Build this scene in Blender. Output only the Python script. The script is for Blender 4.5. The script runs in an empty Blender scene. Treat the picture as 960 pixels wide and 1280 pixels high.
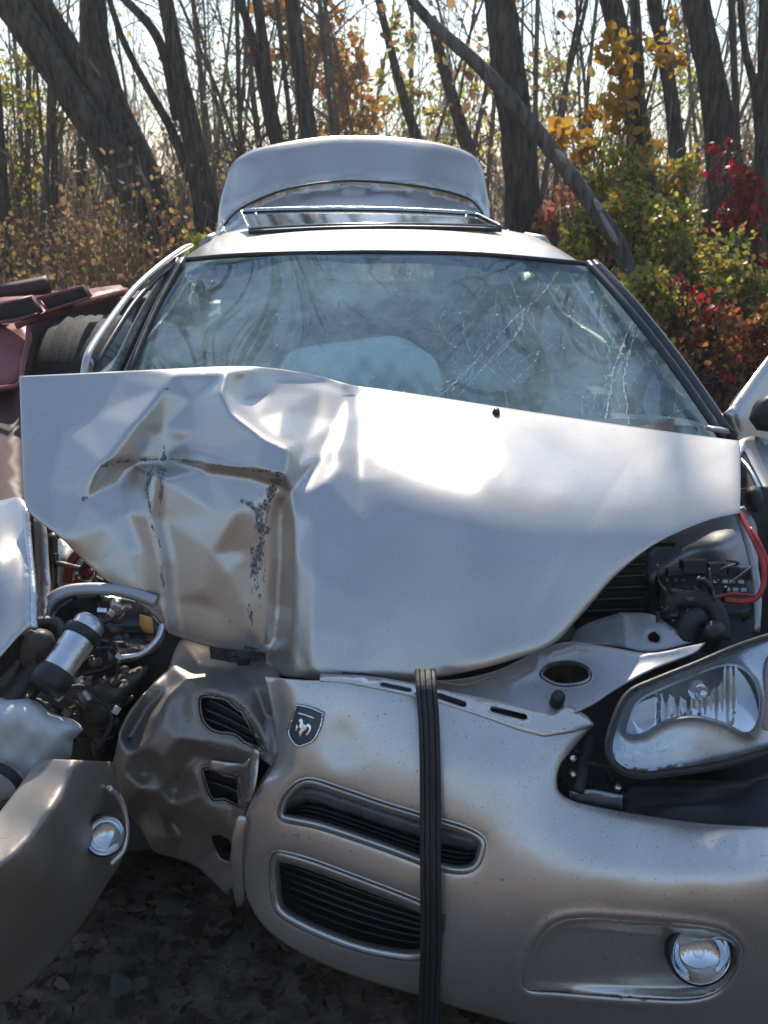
import bpy, bmesh, math, random
import numpy as np
from mathutils import Vector, Matrix, Euler
from mathutils.geometry import delaunay_2d_cdt

# ------------------------------------------------------------------ camera
scene = bpy.context.scene
C = scene.collection
F, CX, CY = 1256.0, 480.0, 640.0
PITCH = math.radians(18.8)
CAM = Vector((0, 0, 1.58))
cp, sp = math.cos(PITCH), math.sin(PITCH)
cam_d = bpy.data.cameras.new('camera')
cam = bpy.data.objects.new('camera', cam_d)
C.objects.link(cam)
cam.location = CAM
cam.rotation_euler = (math.pi / 2 - PITCH, 0, 0)
cam_d.sensor_fit = 'VERTICAL'
cam_d.sensor_height = 36
cam_d.lens = F / 1280 * 36
cam_d.clip_start = 0.05
cam_d.clip_end = 2000
cam_d.dof.use_dof = True
cam_d.dof.focus_distance = 2.0
cam_d.dof.aperture_fstop = 8.5
scene.camera = cam

# ------------------------------------------------------------------ light
SUN_EL = math.radians(44)
SUN_AZ = math.radians(-2)          # clockwise from +Y; the sun stands behind the car
world = bpy.data.worlds.new('World')
scene.world = world
world.use_nodes = True
wn = world.node_tree.nodes
bg = wn['Background']
sky = wn.new('ShaderNodeTexSky')
sky.sky_type = 'NISHITA'
sky.sun_disc = False
sky.sun_elevation = SUN_EL
sky.sun_rotation = SUN_AZ
sky.dust_density = 0.25
sky.ozone_density = 1.3
sky.air_density = 1.15
world.node_tree.links.new(sky.outputs[0], bg.inputs['Color'])
bg.inputs['Strength'].default_value = 0.13
sl = bpy.data.lights.new('sun', 'SUN')
sl.energy = 4.1
sl.angle = math.radians(0.5)
sl.color = (1.0, 0.91, 0.77)
sun = bpy.data.objects.new('sun', sl)
C.objects.link(sun)
sd = Vector((math.sin(SUN_AZ) * math.cos(SUN_EL), math.cos(SUN_AZ) * math.cos(SUN_EL), math.sin(SUN_EL)))
sun.rotation_euler = sd.to_track_quat('Z', 'Y').to_euler()
sun.location = sd * 60
vs = scene.view_settings
vs.view_transform = 'Standard'
vs.look = 'None'
vs.exposure = 0.85
vs.gamma = 1
vs.use_curve_mapping = False
scene.cycles.max_bounces = 8
scene.cycles.transparent_max_bounces = 16
scene.cycles.caustics_reflective = False
scene.cycles.caustics_refractive = False

rng = random.Random(7)
nrg = np.random.default_rng(11)

# ------------------------------------------------------------------ helpers
def ray(px, py):
    u = (px - CX) / F
    v = (py - CY) / F
    return u, cp - v * sp, -sp - v * cp

def P(px, py, Y):
    """the place at ground distance Y that the photograph shows at a given pixel"""
    dx, dy, dz = ray(px, py)
    t = Y / dy
    return Vector((dx * t, Y, CAM.z + dz * t))

def Parr(px, py, Y):
    px = np.asarray(px, float); py = np.asarray(py, float)
    u = (px - CX) / F
    v = (py - CY) / F
    dy = cp - v * sp
    dz = -sp - v * cp
    t = Y / dy
    return np.stack([u * t, Y + 0 * t, CAM.z + dz * t], 1)

def mpp(px, py, Y):
    return Y / (cp - (py - CY) / F * sp) / F      # metres per pixel

class Surf:
    """thin plate spline for distance over the sheet, plus creases"""
    def __init__(self, ctrl, ridges=(), bumps=(), smooth=None):
        c = np.array(ctrl, float)
        self.p = c[:, :2] / 100
        n = len(c)
        lam = np.full(n, 1e-4) if smooth is None else np.array([smooth(a, b) for a, b in c[:, :2]])
        A = np.zeros((n + 3, n + 3))
        d = np.linalg.norm(self.p[:, None] - self.p[None], axis=2)
        A[:n, :n] = np.where(d > 0, d * d * np.log(d + 1e-12), 0) + np.diag(lam)
        A[:n, n] = 1
        A[:n, n + 1:] = self.p
        A[n, :n] = 1
        A[n + 1:, :n] = self.p.T
        b = np.zeros(n + 3)
        b[:n] = c[:, 2]
        self.w = np.linalg.solve(A, b)
        self.r = ridges
        self.b = bumps
    def __call__(self, x, y):
        x = np.atleast_1d(np.asarray(x, float)); y = np.atleast_1d(np.asarray(y, float))
        q = np.stack([x, y], 1) / 100
        d = np.linalg.norm(q[:, None] - self.p[None], axis=2)
        K = np.where(d > 0, d * d * np.log(d + 1e-12), 0)
        n = len(self.p)
        out = K @ self.w[:n] + self.w[n] + q @ self.w[n + 1:]
        for pts, wid, kind in self.r:
            dd, amp, side = polydist(x, y, pts)
            if kind == 'e':
                out += amp * np.exp(-dd / wid)
            elif kind == 'g':
                out += amp * np.exp(-(dd / wid) ** 2)
            elif kind == 'R':
                out += np.where(side > 0, amp * np.exp(-dd / wid), 0)
            elif kind == 'L':
                out += np.where(side < 0, amp * np.exp(-dd / wid), 0)
            elif kind == 'S':                       # soft step to one side
                t = np.clip(dd / wid, 0, 1)
                out += np.where(side > 0, amp * t * t * (3 - 2 * t), 0)
        for (bx, by, rx, ry, a) in self.b:
            out += a * np.exp(-((x - bx) / rx) ** 2 - ((y - by) / ry) ** 2)
        return out

class Facets:
    """flat faces between given points, folded along given lines, then softened by a few pixels"""
    def __init__(self, pts, folds, soft=5.0, step=2.5):
        keys = [(p[0], p[1]) for p in pts]
        val = {(p[0], p[1]): p[2] for p in pts}
        idx = {k: i for i, k in enumerate(keys)}
        edges = []
        for f in folds:
            edges += [(idx[a], idx[b]) for a, b in zip(f[:-1], f[1:])]
        r = delaunay_2d_cdt([Vector(k) for k in keys], edges, [], 0, 1e-4)
        co = np.array([tuple(q) for q in r[0]])
        z = np.zeros(len(co))
        for i, src in enumerate(r[3]):
            if src: z[i] = val[keys[src[0]]]
            else:
                d = [(abs(k[0] - co[i][0]) + abs(k[1] - co[i][1]), val[k]) for k in keys]
                d.sort(); w = [1 / (q[0] + .01) for q in d[:3]]
                z[i] = sum(a * q[1] for a, q in zip(w, d[:3])) / sum(w)
        self.x0, self.y0 = co.min(0); x1, y1 = co.max(0)
        self.step = step
        nx = int((x1 - self.x0) / step) + 2; ny = int((y1 - self.y0) / step) + 2
        gx, gy = np.meshgrid(self.x0 + np.arange(nx) * step, self.y0 + np.arange(ny) * step)
        G = np.full(gx.shape, np.nan)
        for t in r[2]:
            if len(t) != 3: continue
            a, b, c = co[t[0]], co[t[1]], co[t[2]]
            det = (b[1] - c[1]) * (a[0] - c[0]) + (c[0] - b[0]) * (a[1] - c[1])
            if abs(det) < 1e-6: continue
            l1 = ((b[1] - c[1]) * (gx - c[0]) + (c[0] - b[0]) * (gy - c[1])) / det
            l2 = ((c[1] - a[1]) * (gx - c[0]) + (a[0] - c[0]) * (gy - c[1])) / det
            l3 = 1 - l1 - l2
            m = (l1 > -1e-6) & (l2 > -1e-6) & (l3 > -1e-6)
            G[m] = (l1 * z[t[0]] + l2 * z[t[1]] + l3 * z[t[2]])[m]
        for _ in range(400):                                    # carry values outward past the hull
            bad = np.isnan(G)
            if not bad.any(): break
            Pd = np.pad(G, 1, constant_values=np.nan)
            st = np.stack([Pd[:-2, 1:-1], Pd[2:, 1:-1], Pd[1:-1, :-2], Pd[1:-1, 2:]])
            cnt = (~np.isnan(st)).sum(0)
            mean = np.where(cnt > 0, np.nansum(st, 0) / np.maximum(cnt, 1), np.nan)
            G = np.where(bad, mean, G)
        k = int(3 * soft / step) + 1
        ker = np.exp(-(np.arange(-k, k + 1) * step / soft) ** 2); ker /= ker.sum()
        for ax_ in (0, 1):
            Pd = np.pad(G, [(k, k) if i == ax_ else (0, 0) for i in (0, 1)], mode='reflect', reflect_type='odd')
            G = np.apply_along_axis(lambda v: np.convolve(v, ker, 'valid'), ax_, Pd)
        self.G = G
    def __call__(self, x, y):
        x = np.atleast_1d(np.asarray(x, float)); y = np.atleast_1d(np.asarray(y, float))
        fx = np.clip((x - self.x0) / self.step, 0, self.G.shape[1] - 1.001); fy = np.clip((y - self.y0) / self.step, 0, self.G.shape[0] - 1.001)
        i = fx.astype(int); j = fy.astype(int); u = fx - i; v = fy - j
        g = self.G
        return g[j, i] * (1 - u) * (1 - v) + g[j, i + 1] * u * (1 - v) + g[j + 1, i] * (1 - u) * v + g[j + 1, i + 1] * u * v

def polydist(x, y, pts):
    best = np.full(x.shape, 1e9)
    amp = np.zeros(x.shape)
    side = np.zeros(x.shape)
    for a, b in zip(pts[:-1], pts[1:]):
        ax, ay, bx, by = a[0], a[1], b[0], b[1]
        vx, vy = bx - ax, by - ay
        t = np.clip(((x - ax) * vx + (y - ay) * vy) / (vx * vx + vy * vy + 1e-9), 0, 1)
        dx, dy = x - ax - t * vx, y - ay - t * vy
        d = np.hypot(dx, dy)
        m = d < best
        best = np.where(m, d, best)
        if len(a) > 2:
            amp = np.where(m, a[2] + (b[2] - a[2]) * t, amp)
        side = np.where(m, np.sign(vx * dy - vy * dx), side)
    return best, amp, side

def spl(pts, step=10.0, closed=True):
    """catmull-rom through the points; a point with a third value is a sharp corner"""
    n = len(pts)
    out = []
    segs = n if closed else n - 1
    for i in range(segs):
        p1, p2 = pts[i], pts[(i + 1) % n]
        p0 = pts[(i - 1) % n] if (closed or i > 0) else p1
        p3 = pts[(i + 2) % n] if (closed or i + 2 < n) else p2
        a = np.array(p1[:2], float); b = np.array(p2[:2], float)
        m1 = np.zeros(2) + (b - a) if len(p1) > 2 else (b - np.array(p0[:2], float)) / 2
        m2 = np.zeros(2) + (b - a) if len(p2) > 2 else (np.array(p3[:2], float) - a) / 2
        L = np.linalg.norm(b - a)
        for m in (1, 2):
            v = m1 if m == 1 else m2
            lv = np.linalg.norm(v)
            if lv > 1.2 * L:
                v *= 1.2 * L / lv
        k = max(1, int(round(L / step)))
        for j in range(k):
            t = j / k
            h = (2 * t ** 3 - 3 * t ** 2 + 1) * a + (t ** 3 - 2 * t ** 2 + t) * m1 + (-2 * t ** 3 + 3 * t ** 2) * b + (t ** 3 - t ** 2) * m2
            out.append((h[0], h[1]))
    if not closed:
        out.append(tuple(pts[-1][:2]))
    return out

def inside(x, y, poly):
    x = np.asarray(x); y = np.asarray(y)
    res = np.zeros(x.shape, bool)
    n = len(poly)
    for i in range(n):
        x1, y1 = poly[i]; x2, y2 = poly[(i + 1) % n]
        if y1 == y2:
            continue
        c = ((y1 > y) != (y2 > y)) & (x < (x2 - x1) * (y - y1) / (y2 - y1) + x1)
        res ^= c
    return res

def loopdist(x, y, loop):
    d, _, _ = polydist(np.asarray(x, float), np.asarray(y, float), list(loop) + [loop[0]])
    return d

def offset_loop(loop, d):
    """move a closed loop inward by d"""
    n = len(loop)
    A = sum(loop[i][0] * loop[(i + 1) % n][1] - loop[(i + 1) % n][0] * loop[i][1] for i in range(n))
    s = 1 if A > 0 else -1
    out = []
    for i in range(n):
        p, q = np.array(loop[i - 1]), np.array(loop[(i + 1) % n])
        t = q - p
        t = t / (np.linalg.norm(t) + 1e-9)
        nrm = np.array((-t[1], t[0])) * s
        out.append((loop[i][0] + nrm[0] * d, loop[i][1] + nrm[1] * d))
    return out

def tri2d(outline, holes=(), lines=(), step=8.0, seed=1):
    r = np.random.default_rng(seed)
    verts, edges = [], []
    for lp in [outline] + list(holes):
        b = len(verts)
        verts += [Vector(p) for p in lp]
        edges += [(b + i, b + (i + 1) % len(lp)) for i in range(len(lp))]
    for ln in lines:
        b = len(verts)
        verts += [Vector(p[:2]) for p in ln]
        edges += [(b + i, b + i + 1) for i in range(len(ln) - 1)]
    o = np.array(outline)
    x0, y0 = o.min(0); x1, y1 = o.max(0)
    h = step * 0.866
    gx, gy = [], []
    k = 0
    yy = y0
    while yy <= y1:
        xs = np.arange(x0 + (step / 2 if k % 2 else 0), x1, step)
        gx.append(xs); gy.append(np.full(xs.shape, yy))
        yy += h; k += 1
    gx = np.concatenate(gx); gy = np.concatenate(gy)
    gx = gx + r.uniform(-.12, .12, gx.shape) * step
    gy = gy + r.uniform(-.12, .12, gy.shape) * step
    ok = inside(gx, gy, outline) & (loopdist(gx, gy, outline) > step * .5)
    for hl in holes:
        ok &= ~inside(gx, gy, hl) & (loopdist(gx, gy, hl) > step * .5)
    for ln in lines:
        ok &= polydist(gx, gy, ln)[0] > step * .35
    verts += [Vector((a, b)) for a, b in zip(gx[ok], gy[ok])]
    res = delaunay_2d_cdt(verts, edges, [], 0, 1e-4)
    v = np.array([tuple(q) for q in res[0]])
    f = np.array([t for t in res[2] if len(t) == 3])
    c = v[f].mean(1)
    keep = inside(c[:, 0], c[:, 1], outline)
    for hl in holes:
        keep &= ~inside(c[:, 0], c[:, 1], hl)
    return v, f[keep]

def link(name, me, mat, parent=None, smooth=True):
    o = bpy.data.objects.new(name, me)
    C.objects.link(o)
    if mat is not None:
        me.materials.append(mat)
    if smooth:
        me.polygons.foreach_set('use_smooth', [True] * len(me.polygons))
    if parent is not None:
        o.parent = parent
    return o

def tag(o, label=None, cat=None, group=None, kind=None):
    if label: o['label'] = label
    if cat: o['category'] = cat
    if group: o['group'] = group
    if kind: o['kind'] = kind
    return o

def thing(name, label, cat, group=None, loc=(0, 0, 0)):
    o = bpy.data.objects.new(name, None)
    o.empty_display_size = 0.1
    C.objects.link(o)
    o.location = loc
    return tag(o, label, cat, group)

def solid(o, t, off=-1.0):
    m = o.modifiers.new('thickness', 'SOLIDIFY')
    m.thickness = t
    m.offset = off
    m.use_even_offset = False
    return o

def sheet(name, outline, depth, mat, parent, holes=(), lines=(), step=8.0, thick=0.004, attr=None, extra=None, face=None, rings=()):
    """a sheet-metal or moulded part: outline in photo pixels, distance from depth(x, y)"""
    lines = list(lines)
    for d in rings:
        for lp, s in [(outline, 1)] + [(h, -1) for h in holes]:
            q = offset_loop(lp, d * s)
            q = q + [q[0]]
            a, b = np.array([p[0] for p in q]), np.array([p[1] for p in q])
            ok = inside(a, b, outline) & (loopdist(a, b, lp) > d * .8)
            for h in holes: ok &= ~inside(a, b, h)
            run = []
            for p, good in zip(q, ok):
                if good: run.append(p)
                else:
                    if len(run) > 1: lines.append(run)
                    run = []
            if len(run) > 1: lines.append(run)
    v, f = tri2d(outline, holes, lines, step)
    w = Parr(v[:, 0], v[:, 1], depth(v[:, 0], v[:, 1]))
    a, b, c = w[f[:, 0]], w[f[:, 1]], w[f[:, 2]]
    n = np.cross(b - a, c - a)
    to = np.array(CAM) - (a + b + c) / 3 if face is None else np.broadcast_to(np.array(face, float), n.shape)
    flip = (n * to).sum(1) < 0
    f = np.where(flip[:, None], f[:, ::-1], f)
    verts = [tuple(p) for p in w]
    faces = [tuple(int(i) for i in t) for t in f]
    if extra:
        for ev, ef in extra:
            bb = len(verts)
            verts += [tuple(p) for p in ev]
            faces += [tuple(i + bb for i in t) for t in ef]
    me = bpy.data.meshes.new(name)
    me.from_pydata(verts, [], faces)
    me.update()
    if extra:
        bm = bmesh.new(); bm.from_mesh(me)
        bmesh.ops.remove_doubles(bm, verts=bm.verts, dist=1e-5)
        bm.to_mesh(me); bm.free()
    if attr:
        at = me.attributes.new('wear', 'FLOAT', 'POINT')
        if extra:
            co = np.array([q.co[:] for q in me.vertices])
            px, py = project(co)
        else:
            px, py = v[:, 0], v[:, 1]
        at.data.foreach_set('value', attr(px, py).astype(np.float32))
    o = link(name, me, mat, parent)
    if thick:
        solid(o, thick)
    return o

def project(w):
    d = w - np.array(CAM)
    dep = d[:, 1] * cp - d[:, 2] * sp
    up = d[:, 1] * sp + d[:, 2] * cp
    return CX + F * d[:, 0] / dep, CY - F * up / dep

def rolled(loop, depth, rows, back=True):
    """a returned flange from a closed opening: rows of (inset px, extra distance)"""
    n = len(loop)
    V, Fc = [], []
    for k, (ins, dd) in enumerate(rows):
        lp = loop if ins == 0 else offset_loop(loop, ins)
        xs = np.array([p[0] for p in lp]); ys = np.array([p[1] for p in lp])
        base = depth(np.array([p[0] for p in loop]), np.array([p[1] for p in loop]))
        V += [tuple(p) for p in Parr(xs, ys, base + dd)]
        if k:
            for i in range(n):
                j = (i + 1) % n
                Fc.append(((k - 1) * n + i, (k - 1) * n + j, k * n + j, k * n + i))
    return V, Fc

def tube_into(bm, pts, rad, sides=8, cap=True, flat=1.0):
    pts = [Vector(p) for p in pts]
    n = len(pts)
    rad = [rad] * n if isinstance(rad, (int, float)) else rad
    rings = []
    ref = None
    for i in range(n):
        t = (pts[min(i + 1, n - 1)] - pts[max(i - 1, 0)])
        if t.length < 1e-9: t = Vector((0, 0, 1))
        t.normalize()
        if ref is None:
            ref = Vector((1, 0, 0)) if abs(t.x) < .8 else Vector((0, 1, 0))
        a = ref - t * ref.dot(t)
        if a.length < 1e-6:
            a = Vector((0, 1, 0)) - t * t.y
        a.normalize()
        ref = a
        b = t.cross(a)
        rings.append([bm.verts.new(pts[i] + (a * math.cos(2 * math.pi * k / sides) + b * math.sin(2 * math.pi * k / sides) * flat) * rad[i]) for k in range(sides)])
    for i in range(n - 1):
        for k in range(sides):
            j = (k + 1) % sides
            bm.faces.new((rings[i][k], rings[i][j], rings[i + 1][j], rings[i + 1][k]))
    if cap:
        bm.faces.new(list(reversed(rings[0])))
        bm.faces.new(rings[-1])

def bm_obj(name, bm, mat, parent=None, smooth=True, recalc=True):
    if recalc:
        bmesh.ops.recalc_face_normals(bm, faces=bm.faces)
    me = bpy.data.meshes.new(name)
    bm.to_mesh(me)
    bm.free()
    return link(name, me, mat, parent, smooth)

def smooth3(pts, k=4):
    """catmull-rom through 3-D points (or tuples of any length)"""
    q = [np.array(p, float) for p in pts]
    out = []
    for i in range(len(q) - 1):
        p0, p1, p2, p3 = q[max(i - 1, 0)], q[i], q[i + 1], q[min(i + 2, len(q) - 1)]
        for j in range(k):
            t = j / k
            out.append(.5 * ((2 * p1) + (p2 - p0) * t + (2 * p0 - 5 * p1 + 4 * p2 - p3) * t * t + (3 * p1 - p0 - 3 * p2 + p3) * t ** 3))
    out.append(q[-1])
    return out

def tube(name, pix, rad, mat, parent, sides=10, k=5, flat=1.0):
    """a hose, wire, seal or bar through (px, py, Y) points"""
    pts = [P(*p) for p in smooth3(pix, k)]
    bm = bmesh.new()
    tube_into(bm, pts, rad, sides, True, flat)
    return bm_obj(name, bm, mat, parent)

def box_bm(bm, center, size, rot=None, bev=0.0):
    M = Matrix.Translation(Vector(center))
    if rot is not None:
        M = M @ Euler(rot).to_matrix().to_4x4()
    M = M @ Matrix.Diagonal((size[0], size[1], size[2], 1))
    g = bmesh.ops.create_cube(bm, size=1, matrix=M)
    if bev:
        es = {e for v in g['verts'] for e in v.link_edges}
        bmesh.ops.bevel(bm, geom=list(es), offset=bev, segments=2, affect='EDGES', profile=.6)

def box(name, center, size, mat, parent, rot=None, bev=0.006):
    bm = bmesh.new()
    box_bm(bm, center, size, rot, bev)
    return bm_obj(name, bm, mat, parent, smooth=False)

def lathe_bm(bm, prof, origin, axis, seg=28):
    """prof: (radius, along-axis) pairs"""
    axis = Vector(axis).normalized()
    a = axis.orthogonal().normalized()
    b = axis.cross(a)
    o = Vector(origin)
    rings = []
    for r, h in prof:
        if r < 1e-6:
            rings.append([bm.verts.new(o + axis * h)])
        else:
            rings.append([bm.verts.new(o + axis * h + (a * math.cos(2 * math.pi * k / seg) + b * math.sin(2 * math.pi * k / seg)) * r) for k in range(seg)])
    for A, B in zip(rings[:-1], rings[1:]):
        for k in range(seg):
            j = (k + 1) % seg
            if len(A) == 1 and len(B) == 1: continue
            if len(A) == 1: bm.faces.new((A[0], B[k], B[j]))
            elif len(B) == 1: bm.faces.new((A[k], A[j], B[0]))
            else: bm.faces.new((A[k], A[j], B[j], B[k]))

def lathe(name, prof, origin, axis, mat, parent, seg=28):
    bm = bmesh.new()
    lathe_bm(bm, prof, origin, axis, seg)
    return bm_obj(name, bm, mat, parent)

# ------------------------------------------------------------------ materials
def mat(name):
    m = bpy.data.materials.new(name)
    m.use_nodes = True
    nt = m.node_tree
    nt.nodes.clear()
    out = nt.nodes.new('ShaderNodeOutputMaterial')
    return m, nt, out

def N(nt, t, **kw):
    n = nt.nodes.new(t)
    for k, v in kw.items():
        if k in n.inputs: n.inputs[k].default_value = v
        else: setattr(n, k, v)
    return n

def noise(nt, scale, detail=4, rough=.55, coord='Object'):
    tc = N(nt, 'ShaderNodeTexCoord')
    n = N(nt, 'ShaderNodeTexNoise')
    n.inputs['Scale'].default_value = scale
    n.inputs['Detail'].default_value = detail
    n.inputs['Roughness'].default_value = rough
    nt.links.new(tc.outputs[coord], n.inputs['Vector'])
    return n

def ramp(nt, src, stops):
    r = N(nt, 'ShaderNodeValToRGB')
    e = r.color_ramp.elements
    e[0].position, e[0].color = stops[0][0], tuple(stops[0][1]) + (1,)
    e[1].position, e[1].color = stops[-1][0], tuple(stops[-1][1]) + (1,)
    for p, c in stops[1:-1]:
        k = e.new(p); k.color = tuple(c) + (1,)
    nt.links.new(src, r.inputs['Fac'])
    return r

def g3(v):
    return (v, v, v)

def simple(name, col, rough=.5, metal=0.0, var=.25, scale=30, bump=.0, bscale=60, spec=.5, coat=0.0):
    m, nt, out = mat(name)
    b = N(nt, 'ShaderNodeBsdfPrincipled')
    b.inputs['Roughness'].default_value = rough
    b.inputs['Metallic'].default_value = metal
    b.inputs['Specular IOR Level'].default_value = spec
    b.inputs['Coat Weight'].default_value = coat
    n = noise(nt, scale)
    lo = tuple(c * (1 - var) for c in col); hi = tuple(min(1, c * (1 + var)) for c in col)
    r = ramp(nt, n.outputs['Fac'], [(.3, lo), (.7, hi)])
    nt.links.new(r.outputs[0], b.inputs['Base Color'])
    rr = N(nt, 'ShaderNodeMapRange')
    rr.inputs['To Min'].default_value = max(.02, rough - .12); rr.inputs['To Max'].default_value = min(1, rough + .12)
    nt.links.new(n.outputs['Fac'], rr.inputs['Value'])
    nt.links.new(rr.outputs[0], b.inputs['Roughness'])
    if bump:
        nb = noise(nt, bscale, 6)
        bp = N(nt, 'ShaderNodeBump')
        bp.inputs['Strength'].default_value = bump
        bp.inputs['Distance'].default_value = .01
        nt.links.new(nb.outputs['Fac'], bp.inputs['Height'])
        nt.links.new(bp.outputs[0], b.inputs['Normal'])
    nt.links.new(b.outputs[0], out.inputs[0])
    return m

def paint(name, col, rough=.30, metal=.68, dirt=.5, scuff=True, coat=.5, wide=.24):
    """metallic clear-coated car paint with dust, specks and (from a wear mask) scraped marks"""
    m, nt, out = mat(name)
    b = N(nt, 'ShaderNodeBsdfPrincipled')
    b.inputs['Metallic'].default_value = metal
    b.inputs['Coat Weight'].default_value = coat
    b.inputs['Coat Roughness'].default_value = .10
    fl = noise(nt, 900, 2)
    fr = ramp(nt, fl.outputs['Fac'], [(.35, tuple(c * .9 for c in col)), (.65, tuple(min(1, c * 1.06) for c in col))])
    # dust: broad film + fine specks
    d1 = noise(nt, 5, 5, .6)
    d2 = noise(nt, 210, 2, .55)
    mx = N(nt, 'ShaderNodeMix', data_type='RGBA')
    dr = ramp(nt, d1.outputs['Fac'], [(.42, g3(0)), (.75, g3(.35 * dirt))])
    nt.links.new(dr.outputs[0], mx.inputs[0])
    nt.links.new(fr.outputs[0], mx.inputs[6])
    mx.inputs[7].default_value = (.40, .37, .33, 1)
    sp_ = ramp(nt, d2.outputs['Fac'], [(.665, g3(0)), (.70, g3(min(1, .75 * dirt)))])
    mx2 = N(nt, 'ShaderNodeMix', data_type='RGBA')
    nt.links.new(sp_.outputs[0], mx2.inputs[0])
    nt.links.new(mx.outputs[2], mx2.inputs[6])
    mx2.inputs[7].default_value = (.16, .14, .12, 1)
    col_out = mx2.outputs[2]
    rmap = N(nt, 'ShaderNodeMapRange')
    rmap.inputs['To Min'].default_value = rough - .05
    rmap.inputs['To Max'].default_value = rough + .10
    nt.links.new(d1.outputs['Fac'], rmap.inputs['Value'])
    rough_out = rmap.outputs[0]
    if scuff:
        at = N(nt, 'ShaderNodeAttribute', attribute_name='wear')
        sn = noise(nt, 70, 8, .7)
        smp = N(nt, 'ShaderNodeMapping'); smp.inputs['Scale'].default_value = (1.0, .6, .32); smp.inputs['Rotation'].default_value = (0, .12, 0)
        stc = N(nt, 'ShaderNodeTexCoord')
        nt.links.new(stc.outputs['Object'], smp.inputs[0]); nt.links.new(smp.outputs[0], sn.inputs['Vector'])
        ad = N(nt, 'ShaderNodeMath', operation='MULTIPLY_ADD')
        ad.inputs[1].default_value = 1.16
        nt.links.new(at.outputs['Fac'], ad.inputs[0])
        nt.links.new(sn.outputs['Fac'], ad.inputs[2])
        sr = ramp(nt, ad.outputs[0], [(.98, g3(0)), (1.06, g3(1))])
        # flaked edge shows pale primer, the middle dark plastic or rust
        sn2 = noise(nt, 160, 4, .7)
        sc = ramp(nt, sn2.outputs['Fac'], [(.36, (.045, .042, .04)), (.5, (.16, .15, .145)), (.64, (.42, .41, .40))])
        mx3 = N(nt, 'ShaderNodeMix', data_type='RGBA')
        nt.links.new(sr.outputs[0], mx3.inputs[0])
        nt.links.new(col_out, mx3.inputs[6])
        nt.links.new(sc.outputs[0], mx3.inputs[7])
        col_out = mx3.outputs[2]
        mf = N(nt, 'ShaderNodeMath', operation='MULTIPLY_ADD')
        mf.inputs[1].default_value = .4
        nt.links.new(sr.outputs[0], mf.inputs[0]); nt.links.new(rough_out, mf.inputs[2])
        rough_out = mf.outputs[0]
        mm = N(nt, 'ShaderNodeMapRange')
        mm.inputs['To Min'].default_value = metal; mm.inputs['To Max'].default_value = 0
        nt.links.new(sr.outputs[0], mm.inputs['Value'])
        nt.links.new(mm.outputs[0], b.inputs['Metallic'])
        cm = N(nt, 'ShaderNodeMapRange')
        cm.inputs['To Min'].default_value = coat; cm.inputs['To Max'].default_value = 0
        nt.links.new(sr.outputs[0], cm.inputs['Value'])
        nt.links.new(cm.outputs[0], b.inputs['Coat Weight'])
    nt.links.new(col_out, b.inputs['Base Color'])
    nt.links.new(rough_out, b.inputs['Roughness'])
    wv = noise(nt, 9, 3, .5)
    bp = N(nt, 'ShaderNodeBump')
    bp.inputs['Strength'].default_value = .10
    bp.inputs['Distance'].default_value = .02
    nt.links.new(wv.outputs['Fac'], bp.inputs['Height'])
    nt.links.new(bp.outputs[0], b.inputs['Normal'])
    nt.links.new(bp.outputs[0], b.inputs['Coat Normal'])
    b2 = N(nt, 'ShaderNodeBsdfPrincipled')                # wide lobe of the coarser flakes
    b2.inputs['Roughness'].default_value = .62
    nt.links.new(col_out, b2.inputs['Base Color'])
    if scuff: nt.links.new(mm.outputs[0], b2.inputs['Metallic'])
    else: b2.inputs['Metallic'].default_value = metal
    ms = N(nt, 'ShaderNodeMixShader'); ms.inputs[0].default_value = wide
    nt.links.new(b.outputs[0], ms.inputs[1]); nt.links.new(b2.outputs[0], ms.inputs[2])
    nt.links.new(ms.outputs[0], out.inputs[0])
    return m

def pane(name, tint=(.8, .93, .92), film=.06, rough=0.0, filmcol=(.7, .8, .82), ior=1.6):
    """thin glass: mirror by fresnel, tint and a film of dust"""
    m, nt, out = mat(name)
    tr = N(nt, 'ShaderNodeBsdfTransparent'); tr.inputs[0].default_value = tint + (1,)
    gl = N(nt, 'ShaderNodeBsdfGlossy'); gl.inputs['Roughness'].default_value = rough
    lw = N(nt, 'ShaderNodeLayerWeight'); lw.inputs['Blend'].default_value = .5
    pw = N(nt, 'ShaderNodeMath', operation='POWER'); pw.inputs[1].default_value = 5
    nt.links.new(lw.outputs['Facing'], pw.inputs[0])
    fr = N(nt, 'ShaderNodeMapRange'); fr.inputs['To Min'].default_value = ((ior - 1) / (ior + 1)) ** 2
    nt.links.new(pw.outputs[0], fr.inputs['Value'])
    mx = N(nt, 'ShaderNodeMixShader')
    nt.links.new(fr.outputs[0], mx.inputs[0]); nt.links.new(tr.outputs[0], mx.inputs[1]); nt.links.new(gl.outputs[0], mx.inputs[2])
    df = N(nt, 'ShaderNodeBsdfDiffuse'); df.inputs[0].default_value = filmcol + (1,)
    tl = N(nt, 'ShaderNodeBsdfTranslucent'); tl.inputs[0].default_value = filmcol + (1,)
    dm = N(nt, 'ShaderNodeMixShader'); dm.inputs[0].default_value = .5
    nt.links.new(df.outputs[0], dm.inputs[1]); nt.links.new(tl.outputs[0], dm.inputs[2])
    n = noise(nt, 7, 5, .65)
    r = ramp(nt, n.outputs['Fac'], [(.35, g3(film * .45)), (.75, g3(min(1, film * 1.8)))])
    m2 = N(nt, 'ShaderNodeMixShader')
    nt.links.new(r.outputs[0], m2.inputs[0]); nt.links.new(mx.outputs[0], m2.inputs[1]); nt.links.new(dm.outputs[0], m2.inputs[2])
    nt.links.new(m2.outputs[0], out.inputs[0])
    return m

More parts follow.
